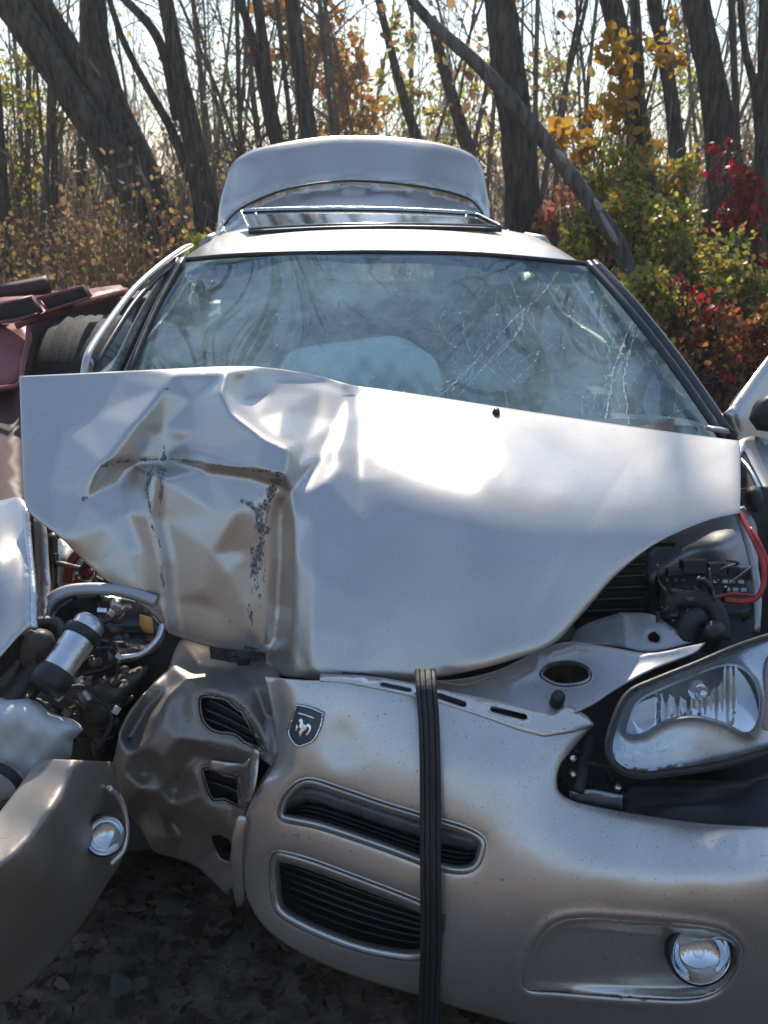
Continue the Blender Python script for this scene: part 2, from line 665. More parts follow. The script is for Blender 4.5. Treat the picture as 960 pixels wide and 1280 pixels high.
def leafmat(name, stops, trans=.45, rough=.5):
    m, nt, out = mat(name)
    ge = N(nt, 'ShaderNodeNewGeometry')
    r = ramp(nt, ge.outputs['Random Per Island'], stops)
    b = N(nt, 'ShaderNodeBsdfPrincipled'); b.inputs['Roughness'].default_value = rough
    b.inputs['Specular IOR Level'].default_value = .35
    t = N(nt, 'ShaderNodeBsdfTranslucent')
    nt.links.new(r.outputs[0], b.inputs['Base Color'])
    nt.links.new(r.outputs[0], t.inputs[0])
    mx = N(nt, 'ShaderNodeMixShader'); mx.inputs[0].default_value = trans
    nt.links.new(b.outputs[0], mx.inputs[1]); nt.links.new(t.outputs[0], mx.inputs[2])
    nt.links.new(mx.outputs[0], out.inputs[0])
    return m

def barkmat(name, a, b_, scale=14):
    m, nt, out = mat(name)
    b = N(nt, 'ShaderNodeBsdfPrincipled'); b.inputs['Roughness'].default_value = .9
    b.inputs['Specular IOR Level'].default_value = .2
    tc = N(nt, 'ShaderNodeTexCoord'); mp = N(nt, 'ShaderNodeMapping'); mp.inputs['Scale'].default_value = (1, 1, .18)
    nt.links.new(tc.outputs['Object'], mp.inputs[0])
    n = N(nt, 'ShaderNodeTexNoise'); n.inputs['Scale'].default_value = scale; n.inputs['Detail'].default_value = 8; n.inputs['Roughness'].default_value = .65
    nt.links.new(mp.outputs[0], n.inputs['Vector'])
    n2 = noise(nt, 1.3, 4)
    r = ramp(nt, n.outputs['Fac'], [(.38, a), (.62, b_)])
    r2 = ramp(nt, n2.outputs['Fac'], [(.4, (.75, .75, .75)), (.7, (1.2, 1.25, 1.1))])
    mu = N(nt, 'ShaderNodeMix', data_type='RGBA', blend_type='MULTIPLY'); mu.inputs[0].default_value = 1
    nt.links.new(r.outputs[0], mu.inputs[6]); nt.links.new(r2.outputs[0], mu.inputs[7])
    nt.links.new(mu.outputs[2], b.inputs['Base Color'])
    bp = N(nt, 'ShaderNodeBump'); bp.inputs['Strength'].default_value = 1; bp.inputs['Distance'].default_value = .06
    nt.links.new(n.outputs['Fac'], bp.inputs['Height']); nt.links.new(bp.outputs[0], b.inputs['Normal'])
    nt.links.new(b.outputs[0], out.inputs[0])
    return m

M = {}
M['paint'] = paint('silver_paint', (.55, .525, .49), rough=.28, metal=.9)
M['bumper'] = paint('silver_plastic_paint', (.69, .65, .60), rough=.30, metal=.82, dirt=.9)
M['darkplastic'] = paint('dark_silver_plastic', (.30, .265, .23), rough=.46, metal=.72, dirt=1.6, coat=.1, wide=.4)  # darker, browner base than the bumper paint, for the crushed and torn pieces
M['inner'] = paint('inner_panel_paint', (.42, .42, .43), rough=.42, metal=.6, dirt=1.2, scuff=False, coat=.3)
M['under'] = simple('dark_underside', (.03, .03, .03), .7)
M['black'] = simple('black_plastic', (.018, .018, .019), .45, bump=.1)
M['gloss'] = simple('glossy_black_trim', (.02, .02, .022), .22, spec=.6)
M['bargrey'] = simple('grey_grille_bar', (.07, .072, .075), .28, spec=.7)
M['rubber'] = simple('black_rubber', (.022, .022, .022), .62, bump=.2, bscale=120)
M['seal'] = simple('black_seal', (.02, .02, .021), .35)
M['chrome'] = simple('chrome', (.82, .83, .85), .08, 1.0, .05)
M['alu'] = simple('aluminium', (.62, .63, .64), .3, 1.0, .15, bump=.2)
M['bulbglass'] = pane('bulb_glass', (.95, .96, .95), .02)
M['glass'] = pane('windshield_glass', (.68, .87, .88), .45, .0, (.52, .73, .76), 2.6)
M['sideglass'] = pane('side_glass', (.7, .82, .8), .05)
M['lens'] = pane('lamp_lens', (.93, .95, .96), .03)
M['roofglass'] = simple('dark_roof_glass', (.02, .022, .025), .04, spec=1.0)
M['airbag'] = simple('airbag_cloth', (.86, .88, .86), .85, var=.06, bump=.35, bscale=25)
M['seat'] = simple('grey_seat_cloth', (.035, .035, .037), .95, var=.2, scale=120)
M['dash'] = simple('dash_plastic', (.05, .05, .052), .7, bump=.2, bscale=200)
M['liner'] = simple('headliner_cloth', (.07, .068, .065), .95)
M['wire'] = simple('red_wire', (.40, .035, .025), .4)
M['redp'] = simple('red_bracket', (.22, .02, .015), .5)
M['orange'] = simple('orange_label', (.55, .26, .07), .5)
M['bottle'] = simple('translucent_white_plastic', (.52, .53, .52), .45, var=.12, scale=12)
M['dirtymetal'] = simple('dirty_engine_metal', (.09, .08, .07), .5, .5, .5, 18, .3)
M['fuse'] = simple('pale_fuse', (.5, .5, .48), .5)
M['maroon'] = simple('faded_maroon_paint', (.27, .075, .07), .45, 0, .25, 9, .15, 30)
M['maroond'] = simple('dark_maroon_paint', (.06, .018, .018), .6, 0, .3, 9)
M['tyre'] = simple('tyre_rubber', (.035, .034, .033), .8, bump=.25, bscale=90)
M['emblem'] = simple('emblem_blue_grey', (.045, .055, .075), .3)
# ------------------------------------------------------------------ ground
M['bark'] = barkmat('grey_brown_bark', (.028, .023, .019), (.14, .118, .098), 22)
M['barkpale'] = barkmat('weathered_grey_wood', (.09, .082, .074), (.24, .22, .20), 20)
M['barktwig'] = barkmat('twig_bark', (.09, .072, .056), (.23, .19, .15), 30)

def ground_mat():
    m, nt, out = mat('leaf_litter_soil')
    b = N(nt, 'ShaderNodeBsdfPrincipled'); b.inputs['Roughness'].default_value = .95
    b.inputs['Specular IOR Level'].default_value = .15
    n1 = noise(nt, 14, 10, .7); n2 = noise(nt, .5, 4); n3 = noise(nt, 3, 6)
    r1 = ramp(nt, n1.outputs['Fac'], [(.3, (.07, .052, .04)), (.5, (.22, .165, .125)), (.7, (.36, .28, .22))])
    r2 = ramp(nt, n2.outputs['Fac'], [(.4, (.7, .7, .7)), (.65, (1.25, 1.15, 1.0))])
    mu = N(nt, 'ShaderNodeMix', data_type='RGBA', blend_type='MULTIPLY'); mu.inputs[0].default_value = 1
    nt.links.new(r1.outputs[0], mu.inputs[6]); nt.links.new(r2.outputs[0], mu.inputs[7])
    nt.links.new(mu.outputs[2], b.inputs['Base Color'])
    bp = N(nt, 'ShaderNodeBump'); bp.inputs['Strength'].default_value = 1; bp.inputs['Distance'].default_value = .05
    nt.links.new(n1.outputs['Fac'], bp.inputs['Height']); nt.links.new(bp.outputs[0], b.inputs['Normal'])
    nt.links.new(b.outputs[0], out.inputs[0])
    return m

def gz(x, y):
    return 0.02 * math.sin(x * 1.7 + 1) * math.cos(y * 1.3) + 0.012 * math.sin(x * 4.1) * math.sin(y * 3.7 + 2)

def build_ground():
    xs = sorted(set([-400, -150, -60, -30, -20, -14] + [i * .5 - 10 for i in range(41)] + [14, 20, 30, 60, 150, 400]))
    ys = sorted(set([-400, -150, -60, -30, -15, -8, -4] + [i * .4 - 2 for i in range(60)] + [24, 28, 34, 42, 60, 100, 200, 400]))
    V = [(x, y, gz(x, y) if abs(x) < 12 and -3 < y < 21 else 0) for y in ys for x in xs]
    nx = len(xs)
    Fc = [(j * nx + i, j * nx + i + 1, (j + 1) * nx + i + 1, (j + 1) * nx + i) for j in range(len(ys) - 1) for i in range(nx - 1)]
    me = bpy.data.meshes.new('ground'); me.from_pydata(V, [], Fc)
    tag(link('ground', me, ground_mat()), kind='structure')
build_ground()

# ------------------------------------------------------------------ leaves
def leaf_mesh(name, centers, size, sizevar=.5, fold=.3, seed=0, droop=0.0):
    """one small folded leaf at every centre"""
    r = np.random.default_rng(seed)
    c = np.asarray(centers, float)
    n = len(c)
    d = r.normal(size=(n, 3)); d[:, 2] -= droop
    d /= np.linalg.norm(d, axis=1)[:, None]
    e = r.normal(size=(n, 3)); e -= d * (e * d).sum(1)[:, None]; e /= np.linalg.norm(e, axis=1)[:, None]
    nn = np.cross(d, e)
    s = (size * (1 + sizevar * r.uniform(-1, 1, n)))[:, None]
    cu = r.uniform(-.2, .5, n)[:, None] * fold
    w1 = r.uniform(.26, .36, n)[:, None]; w2 = r.uniform(.18, .32, n)[:, None]
    base = c - d * s * .5
    tip = c + d * s * .5 - nn * s * cu * .6
    l1 = c - d * s * .22 + e * s * w1 + nn * s * fold * .3
    r1 = c - d * s * .22 - e * s * w1 + nn * s * fold * .3
    l2 = c + d * s * .20 + e * s * w2 + nn * s * fold * .22
    r2 = c + d * s * .20 - e * s * w2 + nn * s * fold * .22
    V = np.stack([base, l1, l2, tip, r2, r1], 1).reshape(-1, 3)
    i6 = np.arange(n) * 6
    Fc = np.concatenate([np.stack([i6 + p, i6 + q, i6 + k], 1) for p, q, k in ((0, 1, 5), (1, 2, 5), (2, 4, 5), (2, 3, 4))])
    me = bpy.data.meshes.new(name)
    me.vertices.add(len(V)); me.vertices.foreach_set('co', V.ravel())
    me.loops.add(len(Fc) * 3); me.loops.foreach_set('vertex_index', Fc.ravel().astype(np.int32))
    me.polygons.add(len(Fc)); me.polygons.foreach_set('loop_start', (np.arange(len(Fc)) * 3).astype(np.int32))
    me.polygons.foreach_set('loop_total', np.full(len(Fc), 3, np.int32))
    me.update(calc_edges=True)
    return me

def clumps(n, center, rad, r, k=14, spread=.32):
    """leaf centres gathered in k uneven clumps inside an ellipsoid, with gaps between"""
    q = r.normal(size=(k, 3)); q /= np.linalg.norm(q, axis=1)[:, None]
    q *= r.uniform(.25, 1.0, (k, 1)) ** .6
    who = r.integers(0, k, n)
    sz = r.uniform(.5, 1.3, k)[who][:, None]
    p = q[who] + r.normal(size=(n, 3)) * spread * sz
    return np.array(center) + p * np.array(rad)

# ------------------------------------------------------------------ trees
def wander(p, d, L, n, r, up=.0, wob=.18):
    pts = [p.copy()]
    d = d.normalized()
    for i in range(n):
        d = (d + Vector((r.gauss(0, wob), r.gauss(0, wob), r.gauss(0, wob) + up))).normalized()
        pts.append(pts[-1] + d * (L / n))
    return pts

def grow(bm, p, d, L, rad, lvl, r, sides=5, up=.08, kids=(4, 6)):
    n = 5 if lvl > 0 else 3
    pts = wander(p, d, L, n, r, up)
    tube_into(bm, pts, [max(.0025, rad * (1 - .8 * i / n)) for i in range(n + 1)], sides, True)
    if lvl == 0: return
    for _ in range(r.randint(*kids)):
        t = r.uniform(.25, 1)
        i = min(int(t * n), n - 1)
        q = pts[i].lerp(pts[i + 1], t * n - i)
        dd = (pts[i + 1] - pts[i]).normalized()
        side = Vector((r.gauss(0, 1), r.gauss(0, 1), r.gauss(0, .7) + .25))
        side = (side - dd * side.dot(dd)).normalized()
        grow(bm, q, dd * .75 + side * r.uniform(.5, 1.0), L * r.uniform(.38, .62), rad * (1 - .75 * t) * .62, lvl - 1, r, 4 if lvl > 1 else 3, up, kids)

def big_tree(label, Y, trunk, extra=(), crown=True, seed=0, material='bark', height=9, name='tree', group=None, toward=0.0, limbs=5, cat='tree'):
    """trunk: (px, py, width px) from the top of the frame down; extra: further stems that leave the trunk"""
    r = random.Random(seed)
    base = P(trunk[-1][0], trunk[-1][1], Y)
    t = thing(name, label, cat, group, (base.x, base.y, 0))
    bm = bmesh.new()
    tops = []
    for si, (stem, yy) in enumerate([(trunk, Y)] + [(e, Y) for e in extra]):
        pts = [P(a, b, yy + (0.12 if si else 0)) for a, b, w in stem]
        rad = [max(.006, w * mpp(a, b, yy) / 2) for a, b, w in stem]
        if si == 0:
            d = (pts[-1] - pts[-2]).normalized()
            if pts[-1].z > .05:
                d = Vector((d.x * .6, d.y, min(d.z, -.4)))
                pts.append(pts[-1] + d * ((pts[-1].z + .12) / -d.z)); rad.append(rad[-1] * 1.12)
        q = smooth3([tuple(p) + (s,) for p, s in zip(pts, rad)], 5)
        # an uneven bole: small bulges, then onward above the frame
        pp = [Vector(k[:3]) for k in q]; rr = [k[3] * (1 + r.uniform(-.05, .05)) for k in q]
        if stem[0][1] < 12:
            d = (pp[0] - pp[2]).normalized()
            top = [pp[0].copy()]; tr = []
            n = 9
            for i in range(n):
                d = (d + Vector((r.gauss(0, .05), r.gauss(0, .05) - toward * .05, .06))).normalized()
                top.append(top[-1] + d * (height / n) * (1 if si == 0 else .7))
                tr.append(rr[0] * (1 - .85 * (i + 1) / n))
            pp = list(reversed(top[1:])) + pp
            rr = list(reversed(tr)) + rr
            tops.append((list(reversed(pp[:n + 1])), list(reversed(rr[:n + 1]))))
        tube_into(bm, [p - Vector((base.x, base.y, 0)) for p in pp], rr, 12, True)
    o = bm_obj('trunk', bm, M[material], t)
    if crown:
        bm = bmesh.new()
        for pts, rad in tops:
            for k in range(limbs):
                i = r.randint(1, len(pts) - 2)
                ang = r.uniform(0, 2 * math.pi)
                d = Vector((math.cos(ang), math.sin(ang) - toward, r.uniform(.2, .9)))
                grow(bm, pts[i] - Vector((base.x, base.y, 0)), d, r.uniform(2.0, 3.6), rad[i] * .38, 2, r, 5, .08, (3, 4))
        bm_obj('crown', bm, M['barktwig'], t)
    return t

big_tree('thick dark trunk leaning left at the far left, lit bark, over brown weeds', 10.5,
         [(8, -5, 44), (72, 92, 40), (138, 190, 42), (182, 270, 46), (214, 345, 56)],
         [[(48, -5, 26), (84, 55, 27), (122, 112, 28), (165, 180, 30)]], seed=3, toward=.3)
big_tree('straight dark trunk crossing behind the thick leaning one at left', 12.0,
         [(117, -5, 32), (123, 62, 32), (142, 125, 32), (172, 190, 33), (200, 260, 36), (222, 330, 42)], seed=4, toward=.2)
big_tree('forked dark tree of three stems left of the raised boot lid', 11.5,
         [(206, -5, 19), (222, 80, 21), (238, 160, 26), (252, 230, 32), (270, 320, 44)],
         [[(152, -5, 11), (190, 36, 12), (208, 78, 13), (222, 150, 15)], [(135, -5, 7), (156, 55, 9), (188, 116, 10), (213, 160, 12), (240, 225, 16)]], seed=5, toward=.5)
big_tree('slim straight dark trunk standing clear at left edge of the wood', 15,
         [(66, 85, 5), (68, 190, 9), (67, 345, 10)], [[(98, 125, 3), (82, 150, 4), (70, 180, 5)]], seed=6, crown=False)
big_tree('slender shaded trunk between the slim one and the thick leaning trunk', 17,
         [(104, -5, 9), (103, 150, 11), (100, 330, 13)], seed=8)
big_tree('dark trunk cut by the left frame edge amid yellowish brush', 13,
         [(-14, -5, 10), (-4, 120, 12), (3, 220, 14), (14, 345, 17)], seed=9)
big_tree('dark trunk with a slanting fork just left of the orange crown', 13,
         [(321, -5, 13), (331, 70, 14), (339, 140, 17), (350, 200, 20), (356, 260, 22)],
         [[(297, -5, 9), (316, 50, 11), (328, 110, 12), (341, 170, 13)]], seed=10, toward=.6)
big_tree('single smooth dark trunk in front of the orange leaved crown', 12,
         [(364, -5, 17), (374, 80, 19), (387, 172, 21), (398, 260, 24)], seed=11, toward=.6)
big_tree('thin mossy trunk dotted with yellow green leaves above the boot lid', 13.5,
         [(472, -5, 9), (493, 80, 11), (513, 150, 13), (535, 220, 14)], seed=12, toward=.5)
big_tree('dark narrow trunk half hidden by right end of the raised lid', 13,
         [(540, 20, 11), (548, 60, 14), (562, 110, 15), (583, 180, 17), (600, 250, 19)], seed=13)
big_tree('thickest upright trunk right of the raised lid, crossed by the fallen pole', 10.5,
         [(624, -5, 40), (636, 90, 42), (648, 180, 43), (655, 270, 46), (660, 350, 54)], seed=114, toward=-.6, limbs=3)
big_tree('fallen grey pole leaning from upper middle down into the bushes, bark stripped in patches', 7.7,
         [(508, -8, 12), (535, 24, 14), (558, 46, 16), (605, 88, 18), (668, 160, 20), (735, 250, 21), (784, 330, 22)],
         crown=False, seed=15, material='barkpale', height=2.5, name='leaning_log', cat='log')
big_tree('wide dark trunk behind the golden leaves at right', 12,
         [(762, -5, 28), (778, 60, 27), (790, 120, 28), (802, 200, 32), (806, 300, 36)], seed=16, toward=.5)
big_tree('slender dark stem standing just in front of the wide trunk among golden leaves', 9.5,
         [(793, -5, 13), (799, 100, 14), (801, 190, 14), (806, 290, 16)], seed=17)
big_tree('dark trunk curving slightly, second from the right group behind bushes', 12.5,
         [(816, -5, 18), (830, 70, 18), (840, 130, 19), (849, 220, 22), (852, 320, 24)], seed=18)
big_tree('broad dark trunk behind the crimson shrub', 11.5,
         [(868, -5, 34), (882, 60, 34), (895, 130, 38), (906, 210, 46), (912, 300, 52)], seed=19, toward=.5)
big_tree('thin straight trunk between broad trunk and right frame edge', 14,
         [(914, -5, 9), (918, 90, 9), (921, 180, 10), (922, 300, 12)], seed=20)
big_tree('bent dark stem leaning left beside the right frame edge', 12,
         [(925, -5, 8), (931, 60, 9), (945, 120, 12), (951, 210, 13), (953, 320, 14)], seed=21)
big_tree('dark trunk cut by the right frame edge', 11,
         [(957, -5, 17), (955, 100, 18), (953, 200, 19), (953, 320, 22)], seed=22, toward=.4)
# bark stripped patches on the log
def strip_patch():
    log = [o for o in bpy.data.objects if o.name.startswith('leaning_log')][0]
    for (a, b) in (((694, 186), (709, 206)), ((742, 248), (752, 266)), ((748, 262), (776, 312))):
        bm = bmesh.new()
        p, q = P(a[0], a[1], 7.7 - .055), P(b[0], b[1], 7.7 - .055)
        L = Vector((log.location.x, log.location.y, 0))
        tube_into(bm, [p - L, p.lerp(q, .3) - L, p.lerp(q, .7) - L, q - L], [.006, .020, .024, .004], 8, True, .8)
        bm_obj('bare_wood', bm, M['bareWood'], log)
M['bareWood'] = simple('bare_grey_wood', (.30, .285, .27), .85, var=.35)
strip_patch()

# a tree just outside the frame, whose limbs hang over the windshield and show in it
def roadside_tree(label, x, y, seed, lean, r0=.2, h=9, limbs=12, aim=(0, 0)):
    r = random.Random(seed)
    t = thing('bare_tree', label, 'tree', None, (x, y, 0))
    bm = bmesh.new()
    pts = wander(Vector((0, 0, -.1)), Vector(lean), h, 8, r, .05, .05)
    tube_into(bm, pts, [r0 * (1 - .8 * i / 8) for i in range(9)], 12)
    bm_obj('trunk', bm, M['bark'], t)
    bm = bmesh.new()
    for k in range(limbs):
        i = r.randint(3, 7)
        d = Vector((aim[0] + r.gauss(0, .7), aim[1] + r.gauss(0, .7), r.uniform(.2, .9)))
        grow(bm, pts[i], d, r.uniform(2.6, 4.4), r0 * .34, 2, r)
    bm_obj('crown', bm, M['barktwig'], t)
    return t
roadside_tree('bare spreading tree standing past the left edge, limbs over the car', -5.2, 6.5, 31, (.25, -.15, 1), aim=(.9, -.5), limbs=14)
roadside_tree('bare crooked tree standing past the right edge, limbs over the car', 5.0, 5.6, 32, (-.25, -.1, 1), aim=(-.9, -.2), limbs=14)

# thin saplings: a few shapes, many copies
def sapling_shape(seed):
    r = random.Random(seed)
    h = r.uniform(7, 10)
    bm = bmesh.new()
    pts = wander(Vector((0, 0, -.1)), Vector((r.gauss(0, .1), r.gauss(0, .1), 1)), h, 8, r, .05, .07)
    r0 = r.uniform(.024, .055)
    tube_into(bm, pts, [r0 * (1 - .8 * i / 8) for i in range(9)], 6)
    a = bpy.data.meshes.new('trunk'); bmesh.ops.recalc_face_normals(bm, faces=bm.faces); bm.to_mesh(a); bm.free(); a.materials.append(M['barktwig'])
    bm = bmesh.new()
    for k in range(r.randint(12, 18)):
        t = r.uniform(.15, .97)
        i = min(int(t * 8), 7)
        q = pts[i].lerp(pts[i + 1], t * 8 - i)
        ang = r.uniform(0, 6.28)
        grow(bm, q, Vector((math.cos(ang), math.sin(ang), r.uniform(.5, 1.3))), r.uniform(.9, 2.3) * (1.1 - t * .5), r0 * .4, 1, r, 3, .06, (3, 5))
    b = bpy.data.meshes.new('crown'); bm.to_mesh(b); bm.free(); b.materials.append(M['barktwig'])
    return a, b, pts

M['leafgold'] = leafmat('golden_leaves', [(0, (.30, .15, .02)), (.4, (.48, .25, .025)), (.75, (.62, .37, .05)), (1, (.36, .30, .05))], .55)
M['leaforange'] = leafmat('orange_leaves', [(0, (.30, .12, .02)), (.5, (.48, .22, .03)), (.8, (.55, .33, .05)), (1, (.40, .34, .07))], .55)
M['leafgreen'] = leafmat('yellow_green_leaves', [(0, (.11, .15, .035)), (.3, (.26, .29, .06)), (.6, (.48, .44, .09)), (.88, (.62, .48, .09)), (1, (.5, .13, .06))], .66, .3)
M['leafred'] = leafmat('crimson_leaves', [(0, (.10, .008, .008)), (.5, (.32, .015, .02)), (.85, (.45, .03, .03)), (1, (.22, .08, .03))], .5, .4)
M['leafpink'] = leafmat('pink_red_leaves', [(0, (.34, .12, .08)), (.5, (.52, .18, .15)), (1, (.42, .30, .10))], .5)
M['leafbrown'] = leafmat('red_brown_leaves', [(0, (.12, .035, .025)), (.4, (.30, .09, .045)), (.7, (.42, .22, .06)), (.88, (.36, .30, .08)), (1, (.6, .07, .05))], .6, .35)
M['leafdry'] = leafmat('dry_brown_leaves', [(0, (.11, .06, .03)), (.4, (.27, .15, .065)), (.7, (.40, .24, .10)), (1, (.30, .28, .10))], .55)
M['leaflitter'] = leafmat('fallen_leaves', [(0, (.025, .017, .012)), (.5, (.06, .04, .026)), (.8, (.085, .056, .036)), (1, (.115, .08, .052))], .15, .9)

shapes = [sapling_shape(100 + i) for i in range(8)]
leafy = []
for i, (a, b, pts) in enumerate(shapes[:5]):
    r = np.random.default_rng(50 + i)
    k = len(pts)
    cc = [np.array(pts[r.integers(2, k)]) + r.normal(size=3) * np.array((.75, .75, .5)) for _ in range(260)]
    cc = np.array(cc)[r.integers(0, 260, 700)] + r.normal(size=(700, 3)) * .14
    me = leaf_mesh('leaves', cc, .085, seed=i)
    me.materials.append(M[['leafdry', 'leaforange', 'leafgreen', 'leafdry', 'leafgold'][i]])
    leafy.append(me)

def saplings():
    r = random.Random(77)
    done = []
    k = 0
    while k < 270:
        Y = 12.5 + 38 * r.random() ** 1.35
        x = (r.uniform(-.42, .42) if k < 165 else r.choice((-1, 1)) * r.uniform(.42, .95)) * Y
        if any((x - a) ** 2 + (Y - b) ** 2 < .16 for a, b in done): continue
        if Y < 15 and r.random() < .5: continue
        done.append((x, Y))
        i = r.randrange(8)
        leaf = i < 5 and r.random() < (.18 if Y > 18 else .08)
        a, b, _ = shapes[i]
        t = thing('sapling', ('thin sapling still holding some autumn leaves in the wood behind the car' if leaf else 'thin bare sapling in the wood behind the car'),
                  'tree', 'leafy saplings in the wood behind' if leaf else 'bare saplings in the wood behind', (x, Y, 0))
        t.rotation_euler = (r.gauss(0, .06), r.gauss(0, .08), r.uniform(0, 6.28))
        s = r.uniform(.75, 1.25)
        t.scale = (s, s, s)
        for me, nm in ((a, 'trunk'), (b, 'crown')) + (((leafy[i], 'leaves'),) if leaf else ()):
            o = bpy.data.objects.new(nm, me); C.objects.link(o); o.parent = t
        k += 1
saplings()

# ------------------------------------------------------------------ shrubs
def shrub(label, blobs, leafm, n, size, seed, name='shrub', stems=9, group=None):
    """blobs: (px, py, rx px, ry px, Y) foliage masses; stems rise to them from the ground"""
    r = np.random.default_rng(seed); rr = random.Random(seed)
    x0 = np.mean([P(b[0], b[1], b[4]).x for b in blobs]); y0 = np.mean([b[4] for b in blobs])
    t = thing(name, label, 'shrub', group, (x0, y0, 0))
    cs = []
    tot = sum(b[2] * b[3] for b in blobs)
    if name in ('green_shrub', 'brown_shrub'): n = int(n * 1.55); size *= .78
    bm = bmesh.new()
    for b in blobs:
        c = P(b[0], b[1], b[4]); m = mpp(b[0], b[1], b[4])
        rad = (b[2] * m, max(.25, b[2] * m * .9), b[3] * m)
        k = max(40, int(n * b[2] * b[3] / tot))
        q = clumps(k, (c.x - x0, c.y - y0, c.z), rad, r, max(7, int(k / 45)), .22)
        q = q[q[:, 2] > .03]
        cs.append(q)
        for s in range(max(2, int(stems * b[2] * b[3] / tot))):
            e = Vector(q[r.integers(0, len(q))])
            g = Vector((rr.gauss(0, .25) + (c.x - x0) * .55, rr.gauss(0, .2), -.05))
            mid = g.lerp(e, .5) + Vector((rr.gauss(0, .1), rr.gauss(0, .1), .1))
            tube_into(bm, [Vector(p) for p in smooth3([g, mid, e], 3)], [.014, .013, .011, .009, .007, .005, .003], 5)
            for _ in range(4):
                f = Vector(q[r.integers(0, len(q))])
                if (f - mid).length < 1.0:
                    tube_into(bm, [mid, mid.lerp(f, .5) + Vector((rr.gauss(0, .06), rr.gauss(0, .06), .05)), f], [.008, .006, .003], 4)
    bm_obj('stem', bm, M['barktwig'], t)
    me = leaf_mesh('leaves', np.concatenate(cs), size, seed=seed)
    link('leaves', me, M[leafm], t, False)
    return t

shrub('sapling with large golden leaves beside the fallen pole, below the wide trunk', [(722, 168, 34, 30, 9.2), (735, 205, 18, 40, 9.2), (775, 150, 34, 26, 9.4), (790, 95, 34, 46, 9.4), (765, 60, 22, 30, 9.6), (835, 60, 26, 40, 9.8), (812, 190, 20, 24, 9.4)], 'leafgold', 620, .085, 1, 'golden_shrub', 12)
shrub('crimson leaved shrub at right edge in front of the dark trunks', [(905, 185, 16, 14, 8.6), (925, 235, 34, 34, 8.5), (950, 280, 26, 44, 8.4), (900, 260, 18, 40, 8.5), (935, 330, 22, 24, 8.3)], 'leafred', 900, .055, 2, 'red_shrub', 12)
shrub('small pinkish red shrub right of the thickest trunk behind the car roof', [(698, 262, 28, 34, 9.0), (715, 240, 22, 22, 9.1), (775, 312, 14, 16, 8.3), (738, 290, 20, 20, 8.8)], 'leafpink', 700, .07, 3, 'pink_shrub', 8)
shrub('tall yellow green bush behind the foot of the leaning pole', [(770, 215, 42, 30, 8.9), (745, 290, 34, 40, 8.7), (795, 275, 40, 44, 8.3), (850, 225, 34, 34, 8.9), (720, 340, 30, 50, 8.5)], 'leafgreen', 2600, .065, 4, 'green_shrub', 16)
shrub('sunlit olive bush spreading right of the pole foot', [(850, 300, 48, 40, 7.8), (905, 345, 50, 44, 7.6), (820, 360, 46, 40, 7.7), (945, 400, 36, 40, 7.5)], 'leafgreen', 3000, .062, 5, 'green_shrub', 16)
shrub('low yellow green bush close behind the right windshield pillar', [(815, 365, 36, 24, 7.2), (835, 400, 46, 34, 7.0), (770, 372, 22, 26, 7.2)], 'leafgreen', 1700, .058, 6, 'green_shrub', 12)
shrub('dark red brown thicket low behind the opened right door', [(835, 445, 40, 44, 6.7), (880, 425, 44, 46, 6.7), (925, 460, 44, 50, 6.6), (960, 430, 34, 50, 6.6), (870, 480, 40, 30, 6.5), (1010, 420, 50, 60, 6.8)], 'leafbrown', 4200, .058, 7, 'brown_shrub', 26)
shrub('bright scarlet sprig in the middle of the brown thicket', [(884, 385, 8, 30, 6.3), (858, 355, 16, 12, 6.6), (905, 470, 14, 10, 6.3)], 'leafred', 110, .05, 8, 'red_shrub', 5)
shrub('yellow leafed weed just above the left roof corner', [(247, 305, 16, 14, 7.2), (252, 318, 12, 14, 7.2)], 'leafgreen', 150, .05, 9, 'yellow_weed', 5)
shrub('thin leafy tree with small yellow green leaves in upper left corner', [(10, 90, 40, 50, 15), (35, 140, 40, 40, 15), (15, 200, 30, 50, 15.5), (20, 270, 34, 40, 15)], 'leafgreen', 1500, .07, 10, 'leafy_tree', 8)
shrub('orange yellow leaved tree rising behind the raised boot lid', [(405, 60, 36, 60, 19), (440, 110, 30, 60, 19), (365, 40, 34, 50, 19.5), (425, 160, 40, 26, 19), (350, 20, 30, 26, 19)], 'leaforange', 2600, .12, 11, 'orange_tree', 14)
shrub('faint yellow green leafy growth round the mossy trunk', [(498, 70, 26, 60, 14.5), (520, 140, 40, 30, 14.5), (560, 160, 26, 30, 15)], 'leafgreen', 700, .07, 12, 'leafy_tree', 6)
shrub('hazy yellow green young trees behind the boot lid and thickest trunk', [(590, 120, 50, 60, 19), (690, 110, 50, 50, 20), (470, 150, 40, 40, 21), (860, 120, 50, 60, 20)], 'leafgreen', 1700, .09, 14, 'leafy_tree', 12)

# dry weeds left of the car
def weeds(label, px, py, Y, seed, hgt):
    r = random.Random(seed); q = np.random.default_rng(seed)
    b = P(px, py, Y)
    t = thing('dry_weed', label, 'weed', 'dry brown weeds at the wood edge', (b.x, b.y, 0))
    bm = bmesh.new(); ends = []
    for k in range(16):
        p = Vector((r.gauss(0, .22), r.gauss(0, .2), -.03))
        pts = wander(p, Vector((r.gauss(0, .16), r.gauss(0, .16), 1)), hgt * r.uniform(.6, 1.15), 5, r, 0, .07)
        tube_into(bm, pts, [.008, .007, .006, .005, .004, .003], 4)
        ends += pts[2:]
    bm_obj('stem', bm, M['straw'], t)
    e = np.array([tuple(p) for p in ends])
    cc = e[q.integers(0, len(e), 260)] + q.normal(size=(260, 3)) * .07
    link('leaves', leaf_mesh('leaves', cc, .055, seed=seed), M['leafdry'], t, False)
M['straw'] = simple('dry_stalk', (.24, .15, .07), .8)
